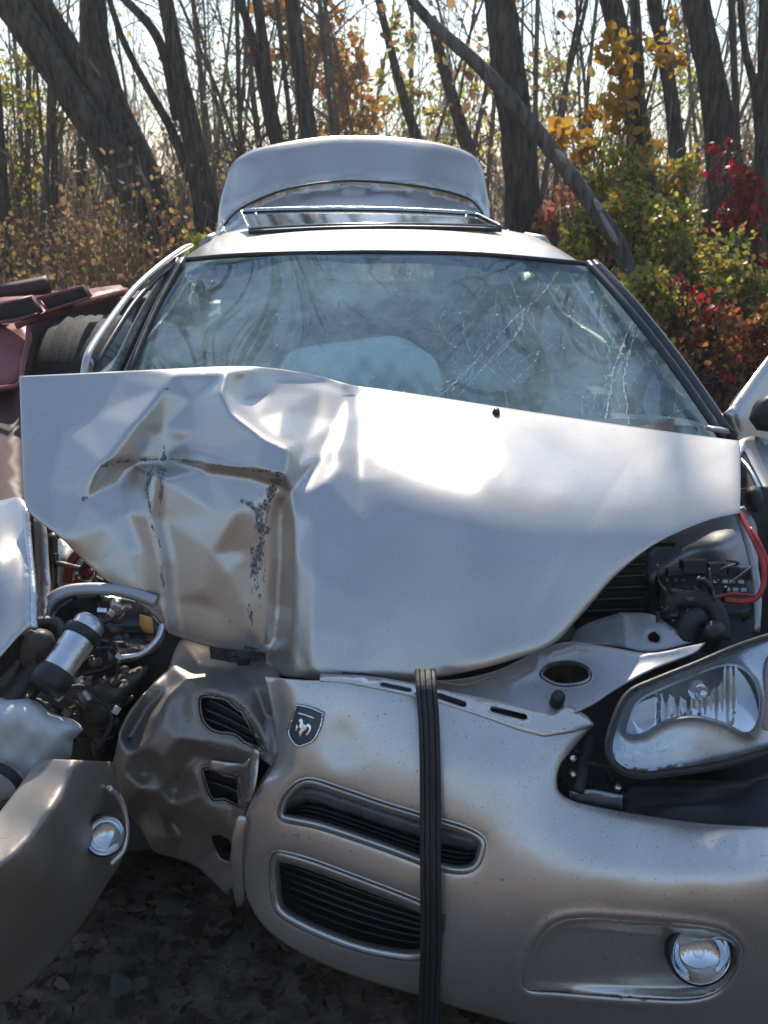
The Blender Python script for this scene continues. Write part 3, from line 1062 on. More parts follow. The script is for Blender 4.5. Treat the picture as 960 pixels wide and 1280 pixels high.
for i, (px, Y, h) in enumerate([(20, 12, 1.1), (62, 11, 1.0), (110, 10.5, 1.2), (140, 9.6, 1.3), (165, 9, 1.5), (188, 8.6, 1.6), (90, 13, 1.3), (212, 9, 1.7), (45, 14, 1.2), (5, 9.5, .8)]):
    weeds('clump of dry brown weeds at the wood edge left of the car', px, 340, Y, 200 + i, h)

# ------------------------------------------------------------------ stuff nobody could count
def undergrowth():
    r = np.random.default_rng(5); rr = random.Random(5)
    n = 24000
    Y = r.uniform(14, 48, n)
    x = r.uniform(-.44, .44, n) * Y * np.where(np.arange(n) < 12000, 1, 2.2)
    hmax = .8 + 1.9 * (.5 + .5 * np.sin(x * .9 + Y * .31)) + r.uniform(0, 1.0, n)
    z = hmax * r.uniform(0, 1, n) ** 1.3
    c = np.stack([x, Y, z], 1)
    me = leaf_mesh('undergrowth', c, .085, seed=6)
    o = link('undergrowth', me, M['leafdry'], None, False); tag(o, kind='stuff')
    bm = bmesh.new()
    for k in range(3200):
        Yk = rr.uniform(13, 45); xk = rr.uniform(-.44, .44) * Yk * (1 if k < 1700 else 2.2)
        pts = wander(Vector((xk, Yk, -.05)), Vector((rr.gauss(0, .35), rr.gauss(0, .2), 1)), rr.uniform(1.2, 4.2), 3, rr, 0, .14)
        tube_into(bm, pts, [.016, .012, .008, .004], 3, False)
    tag(bm_obj('brush_twigs', bm, M['barktwig'], None, recalc=False), kind='stuff')
undergrowth()

def far_wood():
    """the wood on both horizons, in front of and behind the camera; one mass"""
    r = np.random.default_rng(8)
    def belt(n, a0, a1, d0, d1, h):
        a = r.uniform(a0, a1, n); d = r.uniform(d0, d1, n)
        z = h * r.uniform(0, 1, n) ** 1.2 * (.7 + .3 * np.sin(a * 23) + .2 * np.sin(a * 61))
        return np.stack([np.sin(a) * d, np.cos(a) * d, np.abs(z)], 1)
    q = np.concatenate([belt(10000, -1.2, 1.2, 50, 75, 3.2)])
    tag(link('far_wood', leaf_mesh('far_wood', q, .42, seed=9), M['leafdry'], None, False), kind='stuff')
    q = belt(26000, .75, 2 * math.pi - .75, 22, 40, 8.5)
    tag(link('wood_all_round', leaf_mesh('wood_all_round', q, .55, seed=10), M['leafdry'], None, False), kind='stuff')
far_wood()

def litter():
    r = np.random.default_rng(12)
    n = 15000
    x = np.concatenate([r.uniform(-2.2, 2.2, n), r.uniform(-9, 9, n)]); y = np.concatenate([r.uniform(.6, 3.6, n), r.uniform(3, 17, n)])
    z = np.array([gz(a, b) for a, b in zip(x, y)]) + r.uniform(.004, .03, 2 * n)
    me = leaf_mesh('fallen_leaves', np.stack([x, y, z], 1), .038, seed=13, fold=.7)
    co = np.empty(len(me.vertices) * 3); me.vertices.foreach_get('co', co); co = co.reshape(-1, 6, 3)
    cz = co[:, :, 2].mean(1, keepdims=True)
    co[:, :, 2] = cz + (co[:, :, 2] - cz) * .28
    me.vertices.foreach_set('co', co.ravel()); me.update()
    tag(link('fallen_leaves', me, M['leaflitter'], None, False), kind='stuff')
litter()

def stones():
    r = random.Random(9)
    bases = []
    for i in range(3):
        bm = bmesh.new()
        bmesh.ops.create_icosphere(bm, subdivisions=3, radius=1)
        for v in bm.verts:
            v.co *= 1 + .16 * math.sin(v.co.x * 3 + i * 2) * math.cos(v.co.y * 3.3 + i) + r.uniform(-.03, .03)
            v.co.z *= .55
        me = bpy.data.meshes.new('stone'); bm.to_mesh(me); bm.free(); me.materials.append(M['stone'])
        bases.append(me)
    for k, (px, py, s) in enumerate([(215, 1133, 22), (172, 1205, 12), (247, 1205, 10), (90, 1240, 14), (140, 1165, 12), (270, 1160, 18), (150, 1232, 22), (225, 1235, 12), (300, 1200, 12), (185, 1150, 8), (330, 1225, 12), (400, 1240, 12)]):
        th = PITCH + math.atan((py - CY) / F)
        Y = CAM.z / math.tan(th)
        p = P(px, py, Y)
        o = bpy.data.objects.new('stone', bases[k % 3]); C.objects.link(o)
        m = s * mpp(px, py, Y)
        o.location = (p.x, p.y, gz(p.x, p.y) + m * .2); o.scale = (m, m * .8, m); o.rotation_euler = (0, 0, r.uniform(0, 6))
        tag(o, 'dark stone lying among fallen leaves under the wrecked front end', 'stone', 'stones on the ground under the car')
M['stone'] = simple('dark_stone', (.06, .052, .045), .9, bump=.5, bscale=30)
stones()

# slight haze, added to veil the woods as lens flare would; closed box
def haze():
    bm = bmesh.new()
    bmesh.ops.create_cube(bm, size=1, matrix=Matrix.Translation((0, 0, 14)) @ Matrix.Diagonal((900, 900, 30, 1)))
    m, nt, out = mat('haze_veil')
    v = N(nt, 'ShaderNodeVolumePrincipled')
    v.inputs['Color'].default_value = (.92, .94, .97, 1)
    v.inputs['Density'].default_value = HAZE
    v.inputs['Anisotropy'].default_value = .35
    nt.links.new(v.outputs[0], out.inputs['Volume'])
    o = bm_obj('haze', bm, m, None, False)
    tag(o, kind='stuff')
HAZE = .0024
haze()
# ------------------------------------------------------------------ the wrecked car
car = thing('wrecked_car', 'silver sedan with crushed front end, buckled hood and raised boot lid', 'car', None, (0, 3.4, 0))

def const(v):
    return lambda x, y: np.full(np.shape(x), float(v))

def pillow(name, outline, Yc, t, mat_, parent, step=9, R=40, wr=0.0, seed=0, back=.6):
    """a closed swollen shape"""
    v, f = tri2d(outline, step=step)
    d = loopdist(v[:, 0], v[:, 1], outline)
    h = np.sqrt(np.clip(1 - (1 - np.clip(d / R, 0, 1)) ** 2, 0, 1)) * t
    yc = Yc(v[:, 0], v[:, 1]) if callable(Yc) else np.full(len(v), Yc)
    rip = wr * (np.sin(v[:, 0] * .11 + seed) * np.sin(v[:, 1] * .13 + .05 * v[:, 0]) + .6 * np.sin(v[:, 0] * .23 - v[:, 1] * .17)) * np.clip(d / 20, 0, 1)
    A = Parr(v[:, 0], v[:, 1], yc - h + rip)
    B = Parr(v[:, 0], v[:, 1], yc + h * back)
    n = len(v)
    edge = d < 1e-6
    idx = np.where(edge, np.arange(n), np.arange(n) + n)
    V = [tuple(p) for p in A] + [tuple(p) for p in B]
    Fc = [tuple(int(i) for i in q) for q in f] + [tuple(int(idx[i]) for i in q[::-1]) for q in f]
    me = bpy.data.meshes.new(name); me.from_pydata(V, [], Fc); me.update()
    bm = bmesh.new(); bm.from_mesh(me)
    bmesh.ops.delete(bm, geom=[q for q in bm.verts if not q.link_faces], context='VERTS')
    bmesh.ops.recalc_face_normals(bm, faces=bm.faces)
    bm.to_mesh(me); bm.free()
    return link(name, me, mat_, parent)

# ---- hood ---------------------------------------------------------
hood_right = [
    (470, 485, 2.38), (550, 497, 2.41), (640, 511, 2.39), (740, 526, 2.37), (840, 540, 2.33), (925, 550, 2.28),
    (480, 560, 2.09), (600, 560, 2.12), (700, 570, 2.18), (800, 580, 2.20), (600, 600, 1.97), (700, 620, 1.98), (480, 650, 1.953), (600, 660, 1.88), (480, 750, 1.843), (600, 720, 1.808), (540, 690, 1.885), (540, 790, 1.785), (480, 852, 1.775), (600, 835, 1.705), (540, 848, 1.735),
    (700, 720, 1.843), (690, 806, 1.753), (650, 780, 1.765), (650, 680, 1.87), (800, 640, 1.99), (800, 690, 1.933), (750, 730, 1.87), (850, 600, 2.13), (925, 600, 2.12), (925, 641, 2.014), (880, 652, 1.985), (760, 660, 1.93), (440, 640, 1.965), (430, 720, 1.865), (425, 790, 1.795), (420, 849, 1.745)]
HR = Surf(hood_right, [([(480, 500, .004), (540, 530, .014), (600, 570, .016), (625, 588, .004)], 18, 'g'), ([(790, 575, .0008), (745, 640, .0016), (690, 730, .0014), (655, 800, .0006)], 10, 'e')],
          smooth=lambda x, y: .35)
def wing(y): return 2.97 / (1.19 + math.tan(PITCH + math.atan((y - CY) / F)))
FP = {}
def fp(x, y, v): FP[(x, y)] = v
for x, y, v in [
    # rear edge and flat wing
    (10, 460, 2.16), (90, 458, 2.165), (150, 455, 2.17), (215, 452, 2.18), (280, 449, 2.20), (340, 450, 2.25), (400, 458, 2.32), (440, 470, 2.36),
    (10, 476, wing(476) + .012), (90, 473, wing(473) + .012), (150, 470, wing(470) + .010), (215, 468, 2.125),
    (10, 560, wing(560)), (80, 540, wing(540)), (120, 520, wing(520)), (160, 500, wing(500) - .004), (10, 640, wing(640)), (60, 610, wing(610)), (75, 680, wing(680)), (40, 660, wing(660)),
    # pyramid
    (205, 486, 2.095), (168, 530, 2.0280), (130, 580, 1.9700), (190, 540, 2.0630), (205, 535, 2.0780), (205, 572, 2.0600), (180, 568, 2.0350), (240, 500, 2.10), (245, 540, 2.0550), (225, 556, 2.0620), (265, 562, 2.0200),
    # lip of the fold
    (165, 574, 2.0120), (260, 580, 1.9750), (320, 588, 1.9450), (356, 597, 1.9250),
    # under the fold
    (126, 588, 1.9850), (165, 580, 2.0350), (200, 580, 2.0550), (260, 587, 2.0050), (318, 595, 1.9850), (350, 606, 1.9720),
    (106, 625, 1.945), (150, 604, 2.0100), (178, 600, 2.0000), (135, 655, 1.9350), (158, 640, 1.9620), (155, 690, 1.9250), (120, 706, 1.9070), (178, 690, 1.9320), (160, 745, 1.8970), (186, 745, 1.9120), (205, 795, 1.8850),
    # pole print
    (190, 590, 1.9680), (186, 640, 1.9450), (200, 700, 1.9250), (206, 750, 1.9100), (213, 796, 1.8950),
    (208, 600, 1.9880), (206, 650, 1.9700), (216, 700, 1.9500), (220, 750, 1.9320), (228, 802, 1.9130),
    (270, 640, 1.9640), (298, 638, 1.9550), (266, 690, 1.9410), (252, 740, 1.9270), (285, 690, 1.9500), (310, 690, 1.9460), (285, 716, 1.9350), (320, 712, 1.9400), (275, 760, 1.9250), (305, 762, 1.9200), (262, 812, 1.9070), (300, 816, 1.9060),
    (340, 618, 1.9660), (334, 660, 1.9510), (338, 700, 1.9410), (332, 745, 1.9260), (332, 822, 1.9000),
    (352, 640, 1.9780), (352, 700, 1.9570), (350, 760, 1.9380), (346, 800, 1.9180), (345, 845, 1.8600),
    # the rise to the right of the print
    (368, 640, 1.935), (370, 700, 1.90), (368, 760, 1.865), (364, 800, 1.835), (365, 850, 1.79), (392, 650, 1.935), (394, 720, 1.868), (392, 790, 1.808), (392, 852, 1.762),
    # bowls
    (284, 466, 2.115), (277, 490, 2.065), (290, 516, 2.03), (330, 546, 1.98), (362, 560, 1.965),
    (300, 474, 2.15), (302, 500, 2.12), (322, 526, 2.075), (350, 549, 2.02), (316, 462, 2.18),
    (312, 496, 2.1450), (340, 490, 2.1900), (400, 488, 2.2750), (436, 493, 2.3100), (350, 474, 2.2400), (400, 476, 2.3150),
    (355, 515, 2.1450), (395, 520, 2.1950), (380, 555, 2.0800), (372, 585, 1.985),
    (421, 530, 2.1900), (402, 570, 2.0700), (364, 614, 1.962),
    (443, 497, 2.3150), (430, 530, 2.1750), (420, 560, 2.0850), (417, 580, 2.0400), (426, 588, 2.0250), (408, 602, 1.9900), (384, 616, 1.966)]:
    fp(x, y, v)
for x in (450, 470, 500, 540):
    for y in (470, 520, 560, 600, 650, 700, 750, 800, 860):
        fp(x, y, float(HR(x, y)[0]))
folds = [[(10, 476), (90, 473), (150, 470), (215, 468)], [(205, 486), (168, 530), (130, 580), (106, 625)], [(205, 486), (205, 535), (205, 572)],
         [(130, 580), (165, 574), (205, 572), (260, 580), (320, 588), (356, 597)], [(126, 588), (165, 580), (200, 580), (260, 587), (318, 595), (350, 606)],
         [(106, 625), (135, 655), (155, 690), (186, 745)], [(190, 590), (186, 640), (200, 700), (206, 750), (213, 796)], [(208, 600), (206, 650), (216, 700), (220, 750), (228, 802)],
         [(298, 638), (266, 690), (252, 740)], [(340, 618), (334, 660), (338, 700), (332, 745), (332, 822)], [(352, 640), (352, 700), (350, 760), (346, 800)],
         [(284, 466), (277, 490), (290, 516), (330, 546), (362, 560)], [(300, 474), (302, 500), (322, 526), (350, 549)], [(312, 496), (340, 490), (400, 488), (436, 493)],
         [(436, 493), (421, 530), (402, 570), (364, 614)], [(443, 497), (430, 530), (420, 560), (417, 580), (426, 588), (408, 602), (384, 616)], [(285, 716), (320, 712)]]
HF = Facets([(k[0], k[1], v) for k, v in FP.items()], folds, 3.6)
def H0(x, y):
    x = np.atleast_1d(np.asarray(x, float)); y = np.atleast_1d(np.asarray(y, float))
    t = np.clip((x - 430) / 70, 0, 1); t = t * t * (3 - 2 * t)
    r = t * HR(x, y) + (1 - t) * HF(x, y)
    return .95 * r
hood_out = spl([(24, 470, 1), (90, 467), (150, 464), (215, 461), (275, 458), (330, 459), (390, 468), (440, 481), (475, 486), (550, 497), (640, 511), (740, 526), (840, 540), (925, 551, 1), (926, 600), (925, 641, 1), (880, 652), (820, 680), (770, 720), (730, 765), (690, 806), (640, 825), (580, 841), (520, 851), (450, 853), (395, 850), (350, 845), (331, 838, 1), (331, 817, 1), (290, 812), (262, 808), (225, 797), (209, 791, 1), (190, 768), (150, 738), (110, 706), (75, 672), (40, 645), (30, 625), (27, 560)], 7)
def hood_depth(x, y):
    d = loopdist(x, y, hood_out)
    front = np.clip((np.asarray(y) - 640) / 120, 0, 1)
    return H0(x, y) + .003 * np.exp(-d / 4) + front * .008 * np.exp(-d / 10)
def blot(x, y, pts, w):
    d, a, _ = polydist(np.asarray(x, float), np.asarray(y, float), pts)
    return a * np.exp(-(d / w) ** 2)
def hood_wear(x, y):
    w = np.zeros(np.shape(x))
    for pts, wd in [
        ([(190, 582, .5), (184, 610, .5), (190, 650, .42), (200, 690, .40), (206, 740, .36)], 7),
        ([(205, 590, .46), (202, 620, .42), (192, 660, .36)], 13), ([(335, 605, .42), (325, 640, .46), (322, 690, .44), (318, 740, .40), (310, 790, .36)], 16), ([(240, 600, .22), (280, 700, .26), (290, 790, .3)], 30),
        ([(350, 598, .52), (330, 625, .50), (335, 660, .48), (322, 690, .46), (330, 720, .44), (320, 770, .36), (315, 806, .40)], 10),
        ([(128, 582, .62), (150, 577, .52), (205, 573, .50), (280, 582, .46), (352, 592, .6)], 3.5),
        ([(205, 555, .5), (205, 575, .7)], 3), ([(104, 624, .6), (108, 622, .6)], 4), ([(203, 485, .5), (209, 486, .5)], 4), ([(428, 496, .6), (442, 494, .7)], 3),
        ([(300, 625, .42), (330, 640, .44), (345, 610, .5)], 8), ([(245, 780, .34), (300, 790, .34)], 6), ([(260, 720, .30), (300, 740, .3)], 9),
        ([(475, 566, .55), (479, 569, .55)], 2.2), ([(570, 636, .5), (575, 640, .5)], 2), ([(300, 808, .5), (320, 812, .6)], 5)]:
        w = np.maximum(w, blot(x, y, pts, wd))
    return w
hood = sheet('hood', hood_out, hood_depth, M['paint'], car, rings=(2, 5, 9), step=4.2, thick=.004, attr=hood_wear)
hood['label'] = 'buckled silver hood with a deep vertical pole print'
# washer nozzle, black chunk in place of the dark latch hole under the fold
lathe('washer_nozzle', [(0, .012), (.006, .012), (.009, .004), (.010, -.012)], P(620, 517, float(hood_depth(620, 517)[0])), (0, -.3, 1), M['black'], hood, 10)
bm = bmesh.new(); box_bm(bm, P(304, 823, 1.755), (.026, .02, .022), (.3, .2, .5), .004); box_bm(bm, P(298, 818, 1.76), (.03, .012, .008), (.1, .1, .3), .002)
bm_obj('dark_latch_hole', bm, M['black'], car)

# ---- bumper -------------------------------------------------------
bump_ctrl = [
    (335, 850, 1.575), (440, 853, 1.55), (530, 872, 1.53), (600, 893, 1.512), (680, 919, 1.488), (742, 907, 1.505),
    (385, 905, 1.53), (450, 930, 1.495), (530, 950, 1.472), (640, 960, 1.448), (690, 985, 1.436),
    (345, 1000, 1.51), (430, 1000, 1.472), (530, 1030, 1.436), (620, 1060, 1.396), (730, 1005, 1.424), (850, 1027, 1.408), (960, 1033, 1.412), (1060, 1035, 1.46), (1120, 1060, 1.52),
    (345, 1070, 1.50), (440, 1100, 1.442), (540, 1130, 1.405), (640, 1130, 1.366), (700, 1060, 1.376), (760, 1090, 1.344), (870, 1090, 1.336), (960, 1090, 1.346), (1080, 1120, 1.43),
    (330, 1150, 1.51), (420, 1205, 1.458), (530, 1240, 1.432), (640, 1200, 1.366), (640, 1240, 1.385), (760, 1200, 1.346), (870, 1200, 1.338), (960, 1200, 1.348), (1080, 1220, 1.44),
    (310, 1120, 1.53), (520, 1245, 1.452), (620, 1275, 1.43), (700, 1290, 1.41), (850, 1300, 1.392), (960, 1300, 1.40), (1050, 1290, 1.46)]
BS = 1.045                                   # the bumper hangs this much farther off
bump_ctrl = [(a, b, c * BS) for a, b, c in bump_ctrl]
B0 = Surf(bump_ctrl, smooth=lambda x, y: .01, ridges=[([(337, 850, .03), (345, 900, .035), (338, 950, .03)], 16, 'g')],
          bumps=[(430, 925, 26, 30, .008), (372, 905, 40, 60, -.004)])
bump_out = spl([(331, 846, 1), (380, 850), (440, 853), (530, 872), (600, 893), (650, 911), (680, 919, 1), (720, 912), (743, 906, 1), (722, 929), (700, 958), (697, 985), (712, 999), (740, 1007), (800, 1018), (880, 1029), (960, 1033), (1040, 1032), (1110, 1050, 1), (1120, 1120), (1100, 1220), (1050, 1292, 1), (960, 1302), (800, 1303), (690, 1292), (600, 1268), (520, 1244), (420, 1212), (345, 1172), (312, 1130), (301, 1080), (304, 1030), (315, 1000), (341, 958, 1), (346, 935), (340, 890)], 8)
g_up = spl([(347, 1016), (356, 992), (383, 973), (430, 986), (480, 1003), (530, 1018), (583, 1034), (605, 1047), (607, 1063), (597, 1086), (575, 1092), (540, 1085), (480, 1063), (400, 1036), (354, 1026)], 8)
g_lo = spl([(337, 1075), (345, 1064), (382, 1072), (440, 1093), (520, 1124), (545, 1139), (551, 1162), (545, 1185), (528, 1199), (495, 1198), (440, 1186), (380, 1162), (346, 1140), (338, 1110)], 8)
fogl = spl([(652, 1225), (660, 1195), (685, 1160), (718, 1148), (780, 1150), (860, 1157), (905, 1166), (925, 1186), (918, 1215), (897, 1240), (858, 1250), (780, 1247), (700, 1241), (660, 1238)], 8)
def bump_depth(x, y):
    d = loopdist(x, y, bump_out)
    r = B0(x, y) + .004 * np.exp(-d / 5)
    for lp, a, w in ((g_up, .003, 5), (g_lo, .003, 5)):
        r = r + a * np.exp(-loopdist(x, y, lp) / w)
    df = loopdist(x, y, fogl)
    r = r - .004 * np.exp(-((df - 6) / 4) ** 2) + .004 * np.exp(-df / 3)
    return r
def bump_wear(x, y):
    w = np.zeros(np.shape(x))
    for pts, wd in [([(352, 1038, .40), (420, 1058, .40), (440, 1066, .36)], 7), ([(622, 1100, .42), (655, 1096, .36)], 7), ([(338, 960, .46), (318, 1000, .5)], 5),
                    ([(660, 1236, .40), (800, 1250, .42), (900, 1246, .4)], 5), ([(506, 942, .6), (509, 946, .6)], 2), ([(430, 990, .3), (330, 1050, .3)], 9), ([(400, 1200, .34), (520, 1238, .36)], 7)]:
        w = np.maximum(w, blot(x, y, pts, wd))
    return w
ex = [rolled(g_up, bump_depth, [(0, 0), (2, .002), (4.5, .007), (6.5, .016), (7.5, .034), (8, .06)]),
      rolled(g_lo, bump_depth, [(0, 0), (2.5, .002), (6, .008), (9, .018), (10.5, .038), (11, .07)])]
bumper = sheet('bumper_cover', bump_out, bump_depth, M['bumper'], car, holes=[g_up, g_lo, fogl], rings=(2.5, 6, 10, 15), step=7, thick=.004, attr=bump_wear, extra=ex)
# recess round the fog lamp
def rec_depth(x, y):
    d = loopdist(x, y, fogl)
    t = np.clip(d / 16, 0, 1)
    s = np.clip((np.asarray(x) - 660) / 240, 0, 1)
    lower = np.clip((np.asarray(y) - 1195) / 50, 0, 1)
    return B0(x, y) + .006 + (.012 + .058 * s ** 1.3) * t * t * (3 - 2 * t) * (1 - .35 * lower)
def rec_wear(x, y):
    return 0 * np.asarray(x)
recess = sheet('fog_lamp_recess', offset_loop(fogl, -1.0), rec_depth, M['bumper'], bumper, step=6, thick=.003, attr=rec_wear)
def lamp(name, px, py, Y, rpx, axis, parent, label=None):
    m = mpp(px, py, Y) * rpx
    c = P(px, py, Y)
    ax = Vector(axis).normalized()
    o = lathe(name, [(0, -.5 * m), (.5 * m, -.45 * m), (.85 * m, -.15 * m), (.93 * m, .12 * m), (.99 * m, .16 * m), (1.02 * m, .05 * m), (1.0 * m, -.5 * m), (.6 * m, -.9 * m), (0, -1.0 * m)], c, ax, M['chrome'], parent, 36)
    if label: o['label'] = label
    lathe('lens', [(0, .42 * m), (.3 * m, .40 * m), (.6 * m, .32 * m), (.85 * m, .20 * m), (.93 * m, .13 * m)], c, ax, M['lens'], o, 36)
    lathe('bulb', [(0, .16 * m), (.14 * m, .12 * m), (.2 * m, -.02 * m), (.16 * m, -.3 * m), (.16 * m, -.46 * m)], c, ax, M['bulbglass'], o, 16)
    lathe('lens_ring', [(.93 * m, .20 * m), (1.0 * m, .20 * m), (1.05 * m, .10 * m), (1.05 * m, -.3 * m)], c, ax, M['black'], o, 36)
    return o
lamp('fog_lamp', 874, 1191, float(B0(874, 1191)[0]) + .034, 39, (-.05, -1, .34), car, 'clear fog lamp in the sound half of the bumper')

# badge: shield on the bumper
def ZB(pts): return [(340 + a / 10.667, 860 + b / 10.667) for a, b in pts]
shield = spl([p + (1,) if i in (0, 2, 6) else p for i, p in enumerate(ZB([(320, 215), (500, 250), (690, 330), (655, 520), (570, 690), (510, 740), (360, 795), (290, 760), (200, 600), (255, 400)]))], 2.5)
inner = offset_loop(shield, 2.6)
badge = sheet('badge', shield, lambda x, y: B0(x, y) - .007, M['emblem'], car, step=4, thick=.005)
ringd = lambda x, y: B0(x, y) - .0095 + .0015 * np.abs(loopdist(x, y, shield) - 1.3)
sheet('badge_rim', shield, ringd, M['chrome'], badge, holes=[inner], step=1.6, thick=.004)
for nm, pg in (('ram_head', [(345, 440), (370, 412), (405, 415), (415, 470), (450, 500), (440, 560), (400, 610), (380, 650), (355, 655), (348, 600), (368, 550), (345, 520), (362, 480)]),
               ('ram_horn', [(430, 560), (450, 500), (490, 475), (520, 510), (515, 570), (480, 630), (445, 635), (475, 585), (485, 540), (465, 525), (450, 580)]),
               ('ram_horn', [(322, 485), (340, 520), (330, 570), (305, 590), (298, 550)]),
               ('badge_bar', [(345, 328), (450, 352), (560, 395), (555, 418), (450, 380), (345, 352)])):
    sheet(nm, spl(ZB(pg), 1.2), lambda x, y: B0(x, y) - .0095, M['chrome'], badge, step=1.6, thick=.002)

# grille inserts
def between(lp, x):
    """top and bottom of a loop at a given x"""
    ys = []
    n = len(lp)
    for i in range(n):
        (x1, y1), (x2, y2) = lp[i], lp[(i + 1) % n]
        if (x1 - x) * (x2 - x) <= 0 and x1 != x2:
            ys.append(y1 + (y2 - y1) * (x - x1) / (x2 - x1))
    return min(ys), max(ys)
gp = sheet('upper_grille', offset_loop(g_up, -6), lambda x, y: B0(x, y) + .085, M['black'], car, step=14, thick=.004)
xs = np.linspace(352, 602, 18)
def slat(parent, lp, frac, rad, off, mat_, flat=1.0):
    pix = []
    for x in xs if lp is g_up else np.linspace(341, 547, 16):
        a, b = between(lp, float(x))
        yy = a + (b - a) * frac
        pix.append((float(x), yy, float(B0(x, yy)[0]) + off))
    pts = [P(*p) for p in pix]
    bm = bmesh.new(); tube_into(bm, pts, rad, 8, True, flat)
    return bm_obj('slat', bm, mat_, parent)
w = slat(gp, g_up, .30, .021, .046, M['bargrey'], .62); w['label'] = 'broad glossy bar across the upper opening'
for fr in (.58, .68, .78): slat(gp, g_up, fr, .003, .065, M['black'])
gl_ = sheet('lower_grille', offset_loop(g_lo, -6), lambda x, y: B0(x, y) + .12, M['black'], car, step=14, thick=.004)
for fr in (.10, .19, .29, .39, .49, .60, .72): slat(gl_, g_lo, fr, .0036, .09, M['black'])
for (a, b) in ((388, 1157), (482, 1190)):
    lathe('clip', [(0, .006), (.005, .005), (.007, 0), (.007, -.01)], P(a, b, float(B0(a, b)[0]) + .05), (0, -1, .3), M['alu'], gl_, 10)

# upper ledge of the bumper with slots
led_ctrl = [(400, 849, 1.56), (440, 853, 1.55), (530, 872, 1.53), (600, 893, 1.512), (680, 919, 1.488), (742, 907, 1.505), (440, 842, 1.575), (545, 856, 1.565), (620, 872, 1.545), (690, 890, 1.52), (715, 884, 1.535)]
L0 = Surf([(a, b, c * BS) for a, b, c in led_ctrl])
led_out = spl([(400, 850, 1), (440, 853.5), (530, 872.5), (600, 893.5), (650, 911.5), (680, 919.5, 1), (720, 912.5), (743, 906.5, 1), (735, 896), (717, 884, 1), (706, 880, 1), (692, 894, 1), (620, 876), (545, 860), (470, 846), (400, 842, 1)], 7)
def slot(x0, y0, x1, y1, h):
    a = np.array((x0, y0)); b = np.array((x1, y1)); t = (b - a) / np.linalg.norm(b - a); nn = np.array((-t[1], t[0])) * h
    return [tuple(p) for p in (a + nn, a + nn * .5 - t * h * .8, a - nn * .5 - t * h * .8, a - nn, b - nn, b - nn * .5 + t * h * .8, b + nn * .5 + t * h * .8, b + nn)]
slots = [slot(478, 855, 512, 862, 3), slot(548, 869, 580, 880, 4), slot(616, 886, 656, 896, 4)]
ledge = sheet('bumper_ledge', led_out, lambda x, y: L0(x, y), M['bumper'], car, holes=slots, step=6, thick=.004, attr=rec_wear)
sheet('ledge_shadow_gap', spl([(430, 838), (540, 858), (640, 880), (700, 894), (720, 912), (660, 910), (540, 876), (430, 856)], 10), lambda x, y: L0(x, y) + .03, M['under'], car, step=12, thick=.003)['label'] = 'dark sheet standing in for shade behind the slots of the ledge'  # dark backing sheet, in place of the shade inside the slots
lathe('push_clip', [(0, .008), (.011, .006), (.013, 0), (.013, -.02)], P(698, 871, 1.61), (.1, -.5, 1), M['black'], ledge, 14)

# ---- crushed half of the bumper -----------------------------------
cr_pts = [(135, 952, 1.60), (146, 917, 1.60), (162, 884, 1.615), (186, 853, 1.68), (208, 828, 1.735), (218, 790, 1.815), (262, 800, 1.80), (342, 812, 1.78), (358, 850, 1.66), (360, 900, 1.62), (356, 955, 1.55),
    (160, 925, 1.655), (180, 892, 1.68), (208, 864, 1.69), (238, 850, 1.70), (180, 922, 1.615), (193, 896, 1.625), (214, 874, 1.635), (234, 866, 1.64),
    (250, 830, 1.765), (290, 838, 1.74), (270, 854, 1.68), (320, 858, 1.66), (335, 838, 1.70),
    (243, 868, 1.625), (265, 862, 1.615), (290, 869, 1.61), (312, 890, 1.60), (336, 944, 1.56), (348, 870, 1.60), (346, 938, 1.55), (332, 895, 1.63), (325, 920, 1.615),
    (240, 905, 1.61), (262, 928, 1.592), (314, 938, 1.58), (246, 945, 1.63), (300, 955, 1.60), (247, 968, 1.605), (252, 992, 1.602), (270, 1010, 1.598), (290, 1014, 1.595),
    (205, 903, 1.598), (222, 922, 1.59), (232, 958, 1.625), (218, 986, 1.64), (225, 890, 1.63),
    (154, 964, 1.592), (162, 942, 1.598), (184, 933, 1.588), (203, 948, 1.585), (208, 976, 1.598), (180, 968, 1.632), (184, 950, 1.622), (196, 968, 1.622),
    (146, 1000, 1.60), (160, 1006, 1.612), (178, 986, 1.598), (198, 988, 1.60), (216, 1006, 1.608), (242, 1022, 1.615), (270, 1034, 1.61), (180, 1014, 1.69), (215, 1026, 1.69), (196, 1012, 1.635), (206, 1046, 1.645), (190, 1066, 1.70), (228, 1046, 1.68),
    (250, 1046, 1.64), (272, 1060, 1.635), (262, 1104, 1.66), (241, 1086, 1.69), (213, 1078, 1.70), (286, 1088, 1.62), (302, 1040, 1.572), (306, 1080, 1.572), (306, 1138, 1.59), (294, 1116, 1.60), (282, 1030, 1.598), (160, 1022, 1.66), (174, 1046, 1.69), (318, 990, 1.545)]
cr_folds = [[(160, 925), (180, 892), (208, 864), (238, 850)], [(180, 922), (193, 896), (214, 874), (234, 866)], [(243, 868), (265, 862), (290, 869), (312, 890), (336, 944)], [(240, 905), (262, 928), (314, 938)], [(247, 968), (252, 992), (270, 1010), (290, 1014)],
            [(154, 964), (162, 942), (184, 933), (203, 948), (208, 976)], [(160, 1006), (178, 986), (198, 988), (216, 1006), (242, 1022), (270, 1034)], [(196, 1012), (206, 1046)], [(180, 1014), (196, 1012), (215, 1026)], [(250, 1046), (272, 1060), (286, 1088)]]
K0 = Facets([(a, b, c * 1.04) for a, b, c in cr_pts], cr_folds, 2.5, 1.6)
